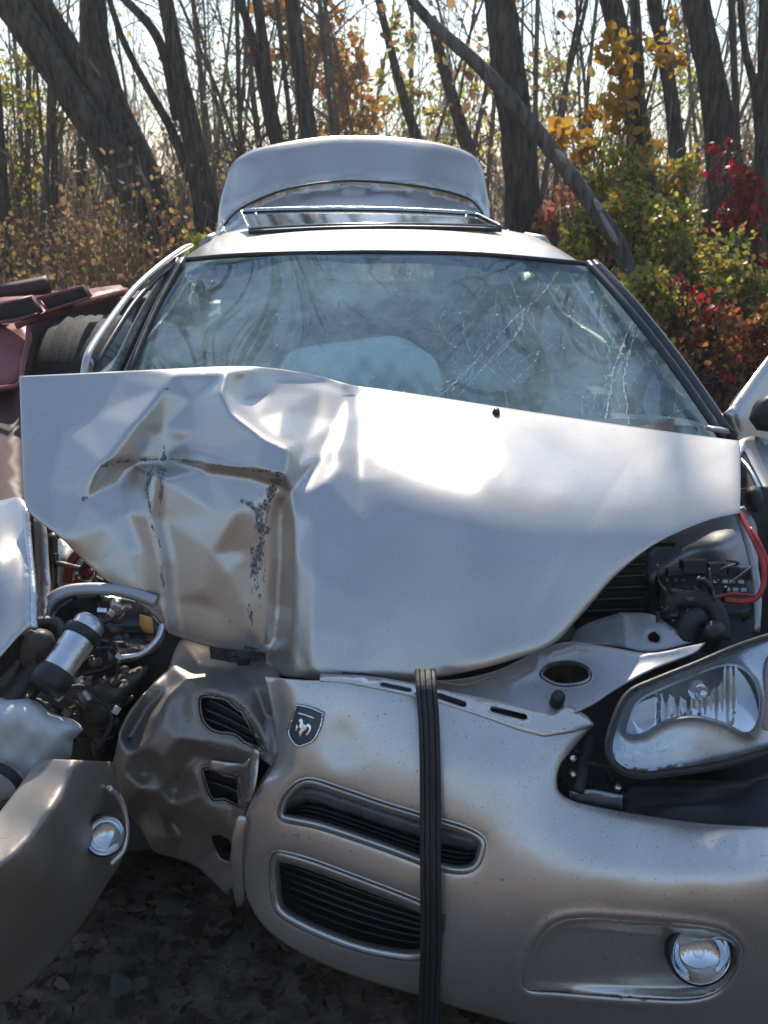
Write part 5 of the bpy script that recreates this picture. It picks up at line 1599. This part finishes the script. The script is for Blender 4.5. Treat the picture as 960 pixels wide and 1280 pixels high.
def edge_tube(name, pix, r, mat_, sides=10, flat=1.0):
    return tube(name, pix, r, mat_, car, sides, 5, flat)
edge_tube('windshield_seal', [(229, 325, 3.01), (300, 319, 2.95), (390, 316, 2.92), (480, 315, 2.915), (600, 318, 2.925), (735, 330, 3.01)], .0075, M['seal'])
edge_tube('windshield_seal', [(735, 329, 3.0), (782, 382, 2.83), (842, 458, 2.63), (904, 548, 2.43)], .011, M['seal'])
edge_tube('windshield_seal', [(229, 325, 3.0), (196, 384, 2.82), (166, 452, 2.62), (142, 508, 2.48)], .011, M['seal'])
edge_tube('a_pillar', [(742, 331, 3.05), (790, 382, 2.88), (850, 458, 2.68), (912, 548, 2.47)], .020, M['gloss'])
edge_tube('a_pillar', [(222, 328, 3.05), (186, 386, 2.87), (153, 452, 2.67), (128, 508, 2.53)], .020, M['gloss'])
bm = bmesh.new(); box_bm(bm, P(897, 537, 2.36), (.05, .03, .012), (0, .2, .4), .004)
bm_obj('cowl_corner', bm, M['inner'], car)

# roof: lofted along the car
def ax(Y): return .01 - (Y - 2.95) * .066           # the car's centre line
RO = [(2.93, .585, 1.352, .012), (3.0, .60, 1.37, .03), (3.15, .615, 1.392, .05), (3.45, .63, 1.412, .065), (3.8, .63, 1.41, .07), (4.15, .62, 1.385, .07), (4.4, .60, 1.335, .065), (4.5, .585, 1.30, .06)]
RO[0] = (2.93, .60, 1.352, .03)
def roof_mesh():
    V, Fc = [], []
    nu = 25
    q = smooth3(RO, 4)
    for (Y, hw, z, dr) in q:
        for i in range(nu):
            u = -1 + 2 * i / (nu - 1)
            yy = Y + .09 * u * u * max(0, (3.4 - Y) / .47)
            V.append((ax(Y) + u * hw, yy, z - dr * (abs(u) ** 2.4) - .035 * max(0, abs(u) - .85) / .15))
    for j in range(len(q) - 1):
        for i in range(nu - 1):
            a = j * nu + i
            Fc.append((a, a + 1, a + nu + 1, a + nu))
    me = bpy.data.meshes.new('roof_panel'); me.from_pydata(V, [], Fc); me.update()
    at = me.attributes.new('wear', 'FLOAT', 'POINT')
    return link('roof_panel', me, M['paint'], car)
roof = solid(roof_mesh(), .01)
# lining under the roof
def liner():
    V, Fc = [], []
    for Y, hw, z, dr in RO[1:-1]:
        for i in range(9):
            u = -1 + i / 4
            V.append((ax(Y) + u * hw * .97, Y + .03, z - .05 - dr * abs(u) ** 2.4))
    for j in range(len(RO) - 3):
        for i in range(8):
            a = j * 9 + i; Fc.append((a, a + 9, a + 10, a + 1))
    me = bpy.data.meshes.new('headliner'); me.from_pydata(V, [], Fc)
    return link('headliner', me, M['liner'], car)
liner()
# raised sunroof glass
def sunroof():
    fl, fr_, br, bl = P(311, 286.5, 3.30), P(627, 283.5, 3.30), P(598, 269, 3.56), P(301, 265.5, 3.56)
    nx, ny = 24, 8
    def at(u, v):
        p = fl.lerp(fr_, u).lerp(bl.lerp(br, u), v)
        return p + Vector((0, 0, .012 * (1 - (2 * u - 1) ** 2)))
    V = [at(i / nx, j / ny) for j in range(ny + 1) for i in range(nx + 1)]
    Fc = [(j * (nx + 1) + i, j * (nx + 1) + i + 1, (j + 1) * (nx + 1) + i + 1, (j + 1) * (nx + 1) + i) for j in range(ny) for i in range(nx)]
    me = bpy.data.meshes.new('sunroof'); me.from_pydata(V, [], Fc)
    o = solid(link('sunroof', me, M['roofglass'], car), .006)
    o['label'] = 'tilted sunroof glass standing proud of the roof'
    up = Vector((0, 0, .003))
    edge = [at(u / 16, 0) for u in range(17)]
    bm = bmesh.new(); tube_into(bm, [p - Vector((0, .004, .010)) for p in edge], .007, 8); bm_obj('sunroof_seal', bm, M['seal'], o)
    rim = [at(0, v / 6) for v in range(7)] + [at(u / 16, 1) for u in range(1, 17)] + [at(1, 1 - v / 6) for v in range(1, 7)]
    bm = bmesh.new(); tube_into(bm, [p + up for p in rim], .0035, 8); bm_obj('sunroof_frame', bm, M['alu'], o)
    bm = bmesh.new(); tube_into(bm, [at(0, 1) + Vector((.01, .004, .008))] + [at(u / 16, 1) + Vector((0, .004, .008)) for u in range(1, 16)] + [at(1, 1) + Vector((-.01, .004, .008))], .004, 8)
    bm_obj('wind_deflector', bm, M['alu'], o)
    for u in (.06, .94):
        bm = bmesh.new(); tube_into(bm, [at(u, .9), at(u, .9) - Vector((0, .05, .07))], .008, 6); bm_obj('lift_arm', bm, M['black'], o)
sunroof()

# raised boot lid
tl_out = spl([(268, 300, 1), (272, 280), (274, 258), (281, 230), (290, 205), (312, 189), (345, 180), (395, 172), (440, 170), (500, 172), (555, 180), (590, 193), (603, 212), (609, 240), (612, 268), (612, 300, 1), (440, 300)], 7)
TL = Surf([(272, 270, 4.86), (440, 235, 4.78), (610, 270, 4.86), (290, 205, 4.98), (440, 170, 4.96), (600, 210, 4.98), (440, 200, 4.88), (268, 300, 4.60), (612, 300, 4.60), (440, 300, 4.40), (350, 195, 4.90), (530, 195, 4.90)],
          [([(276, 285, .026), (300, 262, .026), (360, 238, .026), (440, 228, .026), (530, 236, .026), (585, 250, .026), (606, 275, .026)], 3, 'S'),
           ([(606, 270, -.02), (585, 246, -.02), (530, 232, -.02), (440, 224, -.02), (360, 234, -.02), (300, 258, -.02), (276, 280, -.02)], 10, 'R'),
           ([(292, 208, .012), (284, 258, .012)], 3, 'g'), ([(590, 200, .012), (606, 262, .012)], 3, 'g')])
lid = sheet('boot_lid', tl_out, lambda x, y: TL(x, y) + .02 * np.exp(-loopdist(x, y, tl_out) / 7), M['paint'], car, rings=(3, 7), lines=[spl([(276, 287), (301, 264), (360, 240), (440, 230), (530, 238), (585, 252), (608, 276)], 4, False), spl([(276, 280), (299, 258), (360, 235), (440, 225), (530, 233), (586, 247), (607, 270)], 4, False)], step=4.5, thick=.03, attr=rec_wear)
lid['label'] = 'silver boot lid standing open behind the roof'
tube('lid_groove', [(p[0], p[1], float(TL(p[0], p[1] + 1.5)[0]) - .024) for p in [(604, 268), (585, 248), (530, 234), (440, 226), (360, 236), (302, 260), (280, 282)]], .0055, M['seal'], lid, 6, 4)

# ---- inside the cabin -------------------------------------------------
ab_out = spl([(336, 520, 1), (344, 480), (352, 455), (366, 438), (400, 431), (450, 424), (492, 420), (518, 430), (546, 452), (552, 478), (550, 520, 1)], 7)
airb = pillow('airbag', ab_out, 2.86, .15, M['airbag'], car, 5, 60, .022, 2)
airb['label'] = 'white inflated airbag above the dashboard'
sheet('dashboard', spl([(120, 520, 1), (300, 492), (480, 495), (700, 512), (880, 530), (930, 600, 1), (700, 640), (400, 600), (120, 600, 1)], 14), Surf([(120, 500, 3.0), (480, 494, 3.0), (900, 530, 3.0), (120, 600, 2.6), (500, 620, 2.45), (900, 600, 2.5)]), M['dash'], car, step=20, thick=.02)
bx = box('dashboard_face', (ax(3.1) + .02, 3.02, .78), (1.34, .12, .34), M['dash'], car, None, .03)
def seat(x, y, label):
    s = pillow_box('seat', (x, y, .52), (.5, .5, .16), M['seat'], car)
    if label: s['label'] = label
    pillow_box('seat_back', (x, y + .28, .88), (.48, .15, .62), M['seat'], s, (-.28, 0, 0))
    pillow_box('headrest', (x, y + .40, 1.25), (.27, .10, .17), M['seat'], s, (-.2, 0, 0))
def pillow_box(nm, c, s, m, parent, rot=None):
    bm = bmesh.new(); box_bm(bm, c, s, rot, min(s) * .38)
    return bm_obj(nm, bm, m, parent)
seat(ax(3.6) - .36, 3.62, 'passenger seat behind the airbag')
seat(ax(3.6) + .36, 3.62, 'driver seat')
pillow_box('rear_seat', (ax(4.4), 4.40, .82), (1.25, .2, .62), M['seat'], car, (-.3, 0, 0))
bm = bmesh.new()
cc = Vector((ax(3.2) + .38, 3.16, .92)); n1 = Vector((1, 0, 0)); n2 = Vector((0, .35, 1)).normalized()
tube_into(bm, [cc + (n1 * math.cos(t * math.pi / 14) + n2 * math.sin(t * math.pi / 14)) * .185 for t in range(29)], .014, 8, False)
sw = bm_obj('steering_wheel', bm, M['black'], car)
for t in (0, math.pi, -math.pi / 2):
    bm = bmesh.new(); tube_into(bm, [cc, cc + (n1 * math.cos(t) + n2 * math.sin(t)) * .18], .014, 6); bm_obj('spoke', bm, M['black'], sw)
lathe('hub', [(0, -.04), (.06, -.035), (.075, 0), (.07, .05)], cc, (0, 1, -.35), M['black'], sw, 20)
mc = P(615, 365, 3.06)
mir = pillow_box('rear_mirror', tuple(mc), (.24, .03, .065), M['dash'], car, (.1, 0, .1))
for x0, x1 in ((300, 440), (540, 690)):
    sheet('sun_visor', spl([(x0, 326, 1), (x1, 326, 1), (x1 - 4, 340, 1), (x0 + 4, 340, 1)], 12), const(3.06), M['liner'], car, step=12, thick=.015)

# ---- body behind the pillars (sides, wheels, tail) ---------------------
def side_x(z, s, Y):
    hw = .875 - .10 * max(0, (.45 - z) / .3) - (max(0, z - .95) ** 1.1) * .78
    if Y < 2.3: hw -= .05 * (2.3 - Y)
    return ax(Y) + s * hw
def side_panel(name, outl, s, mat_, holes=(), label=None, off=0.0, bend=0.0):
    v, f = tri2d([(a * 100, b * 100) for a, b in outl], [[(a * 100, b * 100) for a, b in h] for h in holes], step=7)
    V = [(side_x(q[1] / 100, s, q[0] / 100) + s * (off + bend * max(0, q[0] / 100 - 2.45)), q[0] / 100, q[1] / 100) for q in v]
    Fc = [tuple(int(i) for i in (t if s < 0 else t[::-1])) for t in f]
    me = bpy.data.meshes.new(name); me.from_pydata(V, [], Fc); me.update()
    nn = sum((p.normal.x for p in me.polygons)) * s
    if nn < 0: me.flip_normals()
    me.attributes.new('wear', 'FLOAT', 'POINT')
    o = solid(link(name, me, mat_, car), .02)
    if label: o['label'] = label
    return o
def arch(cx, r, cz=.32, n=12, a0=0, a1=180):
    return [(cx + r * math.cos(math.radians(a0 + (a1 - a0) * i / n)), cz + r * math.sin(math.radians(a0 + (a1 - a0) * i / n))) for i in range(n + 1)]
RW, FW = 4.88, 2.08
for s in (-1, 1):
    quarter = [(4.50, .26)] + list(reversed(arch(RW, .36, .30, 14, 0, 180)))[:0] + [(RW - .36, .30)] + list(reversed(arch(RW, .36, .30, 14)))[1:-1] + [(RW + .36, .30), (5.62, .34), (5.68, .60), (5.62, .93), (5.30, .99), (4.95, 1.02), (4.62, 1.20), (4.42, 1.33), (4.30, 1.35), (4.28, 1.32), (4.40, 1.02), (4.38, .95), (4.42, .60)]
    side_panel('quarter_panel', quarter, s, M['paint'])
    d2 = [(3.50, .27), (4.42, .27), (4.40, .60), (4.37, .95), (4.38, 1.02), (4.26, 1.31), (3.90, 1.36), (3.52, 1.37), (3.50, .98)]
    rd = side_panel('rear_door', d2, s, M['paint'], [[(3.58, .99), (4.30, 1.01), (4.20, 1.28), (3.88, 1.32), (3.58, 1.33)]])
    side_panel('sill', [(2.50, .20), (4.50, .20), (4.50, .265), (2.50, .265)], s, M['paint'], off=-.01)
    for nm, cy in (('front_wheel', FW), ('rear_wheel', RW)):
        x = side_x(.35, s, max(cy, 2.3)) - s * .12
        wheel = lathe(nm, [(.19, -.10), (.27, -.105), (.305, -.08), (.312, -.04), (.312, .04), (.305, .08), (.27, .105), (.19, .10)], (x, cy, .312), (s, 0, 0), M['tyre'], car, 36)
        lathe('rim', [(0, .05), (.05, .055), (.07, .04), (.16, .03), (.185, .07), (.20, .10), (.20, -.09)], (x, cy, .312), (s, 0, 0), M['alu'], wheel, 30)
box('tail_panel', (ax(5.65), 5.66, .62), (1.62, .10, .55), M['paint'], car, None, .04).data.attributes.new('wear', 'FLOAT', 'POINT')
box('boot_floor', (ax(5.1), 5.1, .45), (1.5, 1.0, .06), M['under'], car, None, .01)
box('floor_pan', (ax(3.5), 3.45, .24), (1.62, 2.4, .05), M['under'], car, None, .01)
box('engine_block', (.02, 2.02, .50), (.75, .42, .5), M['dirtymetal'], car, (0, 0, -.05), .05)
box('firewall', (.05, 2.5, .62), (1.5, .04, .68), M['under'], car, None, .01)
me = bpy.data.meshes.new('cowl_sun_block')  # unseen sheet added under the hood to keep sun off the crushed bumper
me.from_pydata([(-.60, 2.00, .83), (.62, 2.00, .83), (.74, 2.5, .98), (-.66, 2.5, .98)], [], [(0, 1, 2, 3)])
solid(link('cowl_sun_block', me, M['black'], car, False), .01)
box('parcel_shelf', (ax(4.62), 4.62, .96), (1.36, .38, .03), M['dash'], car, None, .008)
def rear_glass():
    V = [(ax(4.45) - .56, 4.46, 1.27), (ax(4.45) + .56, 4.46, 1.27), (ax(4.95) + .66, 4.93, 1.0), (ax(4.95) - .66, 4.93, 1.0)]
    me = bpy.data.meshes.new('rear_window'); me.from_pydata(V, [], [(0, 1, 2, 3)])
    link('rear_window', me, M['sideglass'], car)
rear_glass()

# front doors, both standing a little open
pd = side_panel('front_door', [(2.50, .27), (3.48, .27), (3.48, .98), (3.40, 1.0), (2.75, 1.0), (2.56, .96), (2.48, .80)], -1, M['paint'], None or [], 'passenger door with its window frame bent outward', off=.02)
DF = [(104, 474, 2.42), (108, 450, 2.44), (116, 432, 2.49), (140, 397, 2.62), (168, 361, 2.78), (200, 332, 2.95), (226, 313, 3.10), (240, 306, 3.22)]
tube('window_frame', DF, [.008, .009] + [.0098] * 31 + [.009, .008, .006], M['paint'], pd, 12, 5, .8).data.attributes.new('wear', 'FLOAT', 'POINT')
tube('window_frame', [(118, 474, 2.45), (124, 450, 2.48), (146, 412, 2.60), (170, 376, 2.75), (200, 344, 2.93), (230, 318, 3.10)], .008, M['seal'], pd, 8)
sheet('mirror_sail', spl([(100, 478, 1), (108, 440, 1), (117, 455), (120, 478, 1)], 5), const(2.46), M['paint'], pd, step=5, thick=.01).data.attributes.new('wear', 'FLOAT', 'POINT')
wf = sheet('door_glass', spl([(118, 480, 1), (126, 450), (172, 378, 1), (160, 420), (140, 480, 1)], 7), Surf([(120, 480, 2.47), (172, 378, 2.78), (140, 480, 2.5), (126, 450, 2.5)]), M['sideglass'], pd, step=9, thick=0)

# driver door swung wide at the right
ddY = Surf([(912, 513, 2.50), (960, 447, 2.66), (930, 600, 2.48), (960, 800, 2.46), (1250, 600, 3.0), (1150, 330, 3.0), (1050, 380, 2.84), (1250, 900, 2.9)])
dd_out = spl([(911, 514, 1), (930, 486), (960, 446), (1020, 380), (1080, 348), (1170, 338, 1), (1230, 400), (1262, 560), (1255, 840, 1), (1100, 850), (955, 830, 1), (935, 700), (926, 600), (917, 545)], 9)
dwin = spl([(985, 470), (1040, 400), (1090, 372), (1165, 366), (1205, 420), (1218, 545), (1100, 552), (1000, 545)], 9)
drd = sheet('front_door', dd_out, lambda x, y: ddY(x, y) + .02 * np.exp(-loopdist(x, y, dd_out) / 6), M['paint'], car, holes=[dwin], step=9, thick=.05, attr=rec_wear)
drd['label'] = 'driver door swung open at the right'
sheet('door_glass', dwin, lambda x, y: ddY(x, y) + .025, M['sideglass'], drd, step=20, thick=0)
pillow('door_mirror', spl([(936, 524, 1), (944, 503), (962, 491, 1), (1005, 486), (1018, 500), (1014, 530), (985, 541), (946, 538, 1)], 6), 2.44, .035, M['black'], drd, 7, 20)
# sound front fender at the right, seen along its top edge
fr = sheet('fender', spl([(925, 572, 1), (930, 562), (940, 580), (958, 615), (985, 670), (1020, 740), (1060, 790, 1), (1180, 800), (1200, 680), (1100, 600), (1000, 560), (940, 545), (922, 552, 1)], 8), Surf([(925, 560, 2.36), (960, 620, 2.22), (1020, 740, 1.95), (1060, 790, 1.85), (1180, 800, 1.9), (1200, 680, 2.1), (1000, 560, 2.42)], [([(928, 566, -.012), (958, 615, -.012), (985, 670, -.012), (1030, 755, -.012)], 8, 'e')]), M['paint'], car, step=8, thick=.006, attr=rec_wear)
fr['label'] = 'undamaged front fender at the driver side'
tube('fender_edge', [(926, 574, 2.33), (940, 592, 2.26), (958, 632, 2.17), (980, 690, 2.04)], .006, M['alu'], car, 8)
pillow('rubber_boot', spl([(931, 618), (938, 608), (950, 610), (955, 628), (948, 640), (934, 636)], 5), 2.05, .03, M['rubber'], car, 5, 10)

# ---- black strap in front of the bumper --------------------------------
def strap():
    cen = [(531.5, 838, 1.545), (533, 862, 1.505), (536, 900, 1.478), (537.5, 950, 1.448), (538, 1000, 1.428), (538, 1060, 1.402), (538.5, 1120, 1.388), (538.5, 1180, 1.392), (537, 1230, 1.405), (535.5, 1280, 1.425), (534, 1310, 1.46), (533, 1320, 1.54), (533, 1312, 1.66)]
    q = smooth3([(a, b, c * BS) for a, b, c in cen], 8)
    prof = [(-1, .0), (-.92, .6), (-.78, .8), (-.62, .75), (-.55, .35), (-.48, .75), (-.2, .85), (-.1, .8), (-.04, .4), (.02, .8), (.35, .85), (.48, .8), (.54, .4), (.6, .8), (.85, .85), (.95, .6), (1, 0), (.9, -.5), (-.9, -.5)]
    V, Fc = [], []
    pts = [P(*k) for k in q]
    for i, p in enumerate(pts):
        t = (pts[min(i + 1, len(pts) - 1)] - pts[max(i - 1, 0)]).normalized()
        w = Vector((1, 0, 0)); w = (w - t * w.dot(t)).normalized()
        nn = t.cross(w)
        if i < 80 and nn.y > 0: nn = -nn
        if i > 0 and nn.dot(last) < 0: nn = -nn
        last = nn
        hw = 13.2 * mpp(*q[i])
        for a, b in prof:
            V.append(tuple(p + w * hw * a + nn * .006 * b))
    k = len(prof)
    for i in range(len(pts) - 1):
        for j in range(k):
            Fc.append((i * k + j, i * k + (j + 1) % k, (i + 1) * k + (j + 1) % k, (i + 1) * k + j))
    me = bpy.data.meshes.new('rubber_strap'); me.from_pydata(V, [], Fc)
    bm = bmesh.new(); bm.from_mesh(me); bmesh.ops.recalc_face_normals(bm, faces=bm.faces); bm.to_mesh(me); bm.free()
    o = link('rubber_strap', me, M['rubber'], None, False)
    tag(o, 'black ribbed rubber strip hanging from the hood lip down over the silver bumper', 'strap')
    return o
st = strap()
bm = bmesh.new(); box_bm(bm, P(551, 1155, 1.395 * BS), (.012, .014, .04), (0, .1, 0), .005); bm_obj('strap_hook', bm, M['rubber'], st)

# ---- maroon machine beyond the left side --------------------------------
mt = thing('farm_wagon', 'faded maroon farm wagon with square black openings and ribbed tyre, left of the car', 'wagon', None, (-2.2, 4.7, 0))
def mp_(px, py, Y): return P(px, py, Y)
sheet('side_panel', spl([(-160, 430, 1), (-60, 412), (20, 404), (38, 410), (34, 440), (26, 470), (0, 482), (-160, 510, 1)], 8), Surf([(-160, 430, 4.2), (30, 405, 4.35), (0, 480, 4.0), (-160, 510, 3.9)]), M['maroon'], mt, step=10, thick=.03)
sheet('deck', spl([(-160, 425, 1), (20, 404), (42, 396), (100, 378), (158, 362, 1), (150, 356), (60, 368), (0, 372), (-160, 392, 1)], 8), Surf([(-160, 425, 4.2), (20, 404, 4.36), (158, 362, 5.2), (60, 368, 5.0), (-160, 392, 4.7), (0, 372, 4.9)]), M['maroon'], mt, step=9, thick=.03)
for lp in ([(-6, 404, 1), (0, 380, 1), (40, 371, 1), (50, 392, 1), (20, 400, 1)], [(47, 373, 1), (104, 358, 1), (112, 372, 1), (60, 389, 1)]):
    hl_ = sheet('hatch', spl(lp, 7), const(4.30), M['under'], mt, step=8, thick=.05)
    l2 = lp + [lp[0]]
    tube('hatch_frame', [(p[0], p[1], 4.27) for p in l2], .008, M['maroon'], hl_, 6, 1)
tube('rail', [(20, 408, 4.3), (40, 400, 4.32), (60, 391, 4.4), (100, 378, 4.6), (158, 363, 5.0)], .014, M['maroon'], mt, 8)
tube('rail', [(36, 408, 4.28), (34, 430, 4.2), (28, 458, 4.1), (24, 480, 4.0), (0, 486, 3.98), (-100, 500, 3.9)], .012, M['maroon'], mt, 8)
lathe('filler_cap', [(0, .03), (.06, .028), (.065, 0), (.05, -.02)], P(76, 381, 4.4), (0, 0, 1), M['maroond'], mt, 16)
sheet('wheel_recess', spl([(38, 405, 1), (160, 372, 1), (200, 380, 1), (200, 600, 1), (20, 560, 1), (26, 480)], 14), Surf([(38, 405, 5.3), (160, 372, 5.6), (200, 600, 5.3), (20, 560, 5.2)]), M['maroond'], mt, step=20, thick=.02)
sheet('lower_body', spl([(-160, 500, 1), (0, 486), (24, 482), (28, 560), (30, 640, 1), (0, 700), (-160, 720, 1)], 12), Surf([(-160, 500, 3.9), (24, 482, 4.1), (30, 640, 3.3), (-160, 720, 3.0)]), M['maroond'], mt, step=14, thick=.03)
wc = P(118, 470, 4.75)
tyre = lathe('tyre', [(.2, -.17), (.42, -.175), (.485, -.16)] + [(r, -.15 + k * .0215) for k in range(14) for r in ((.505 if k % 2 else .487),)] + [(.485, .16), (.42, .175), (.2, .17)], (wc.x, wc.y, P(118, 396, 4.75).z - .50), (1, 0, .02), M['tyre'], mt, 44)
lathe('rim', [(0, -.05), (.1, -.06), (.2, -.10), (.22, -.16)], (wc.x, wc.y, P(118, 396, 4.75).z - .50), (1, 0, .02), M['maroond'], tyre, 24)
t2 = lathe('tyre', [(.2, -.15), (.40, -.155), (.465, -.14)] + [(r, -.13 + k * .02) for k in range(14) for r in ((.482 if k % 2 else .465),)] + [(.465, .14), (.40, .155), (.2, .15)], (wc.x + .36, wc.y - .12, P(118, 396, 4.75).z - .54), (1, 0, .02), M['tyre'], mt, 44)
box('axle', (wc.x - .1, wc.y + .05, .35), (.9, .14, .14), M['maroond'], mt, None, .02)
box('frame', (wc.x - .6, wc.y + .75, .5), (1.6, .3, .9), M['maroond'], mt, None, .02)
tube('rail', [(-100, 384, 5.2), (10, 366, 5.3), (60, 356, 5.4)], .05, M['maroond'], mt, 8)
for o in list(bpy.data.objects):
    if o.parent in (car, mt):
        o.matrix_parent_inverse = Matrix.Translation(o.parent.location).inverted()
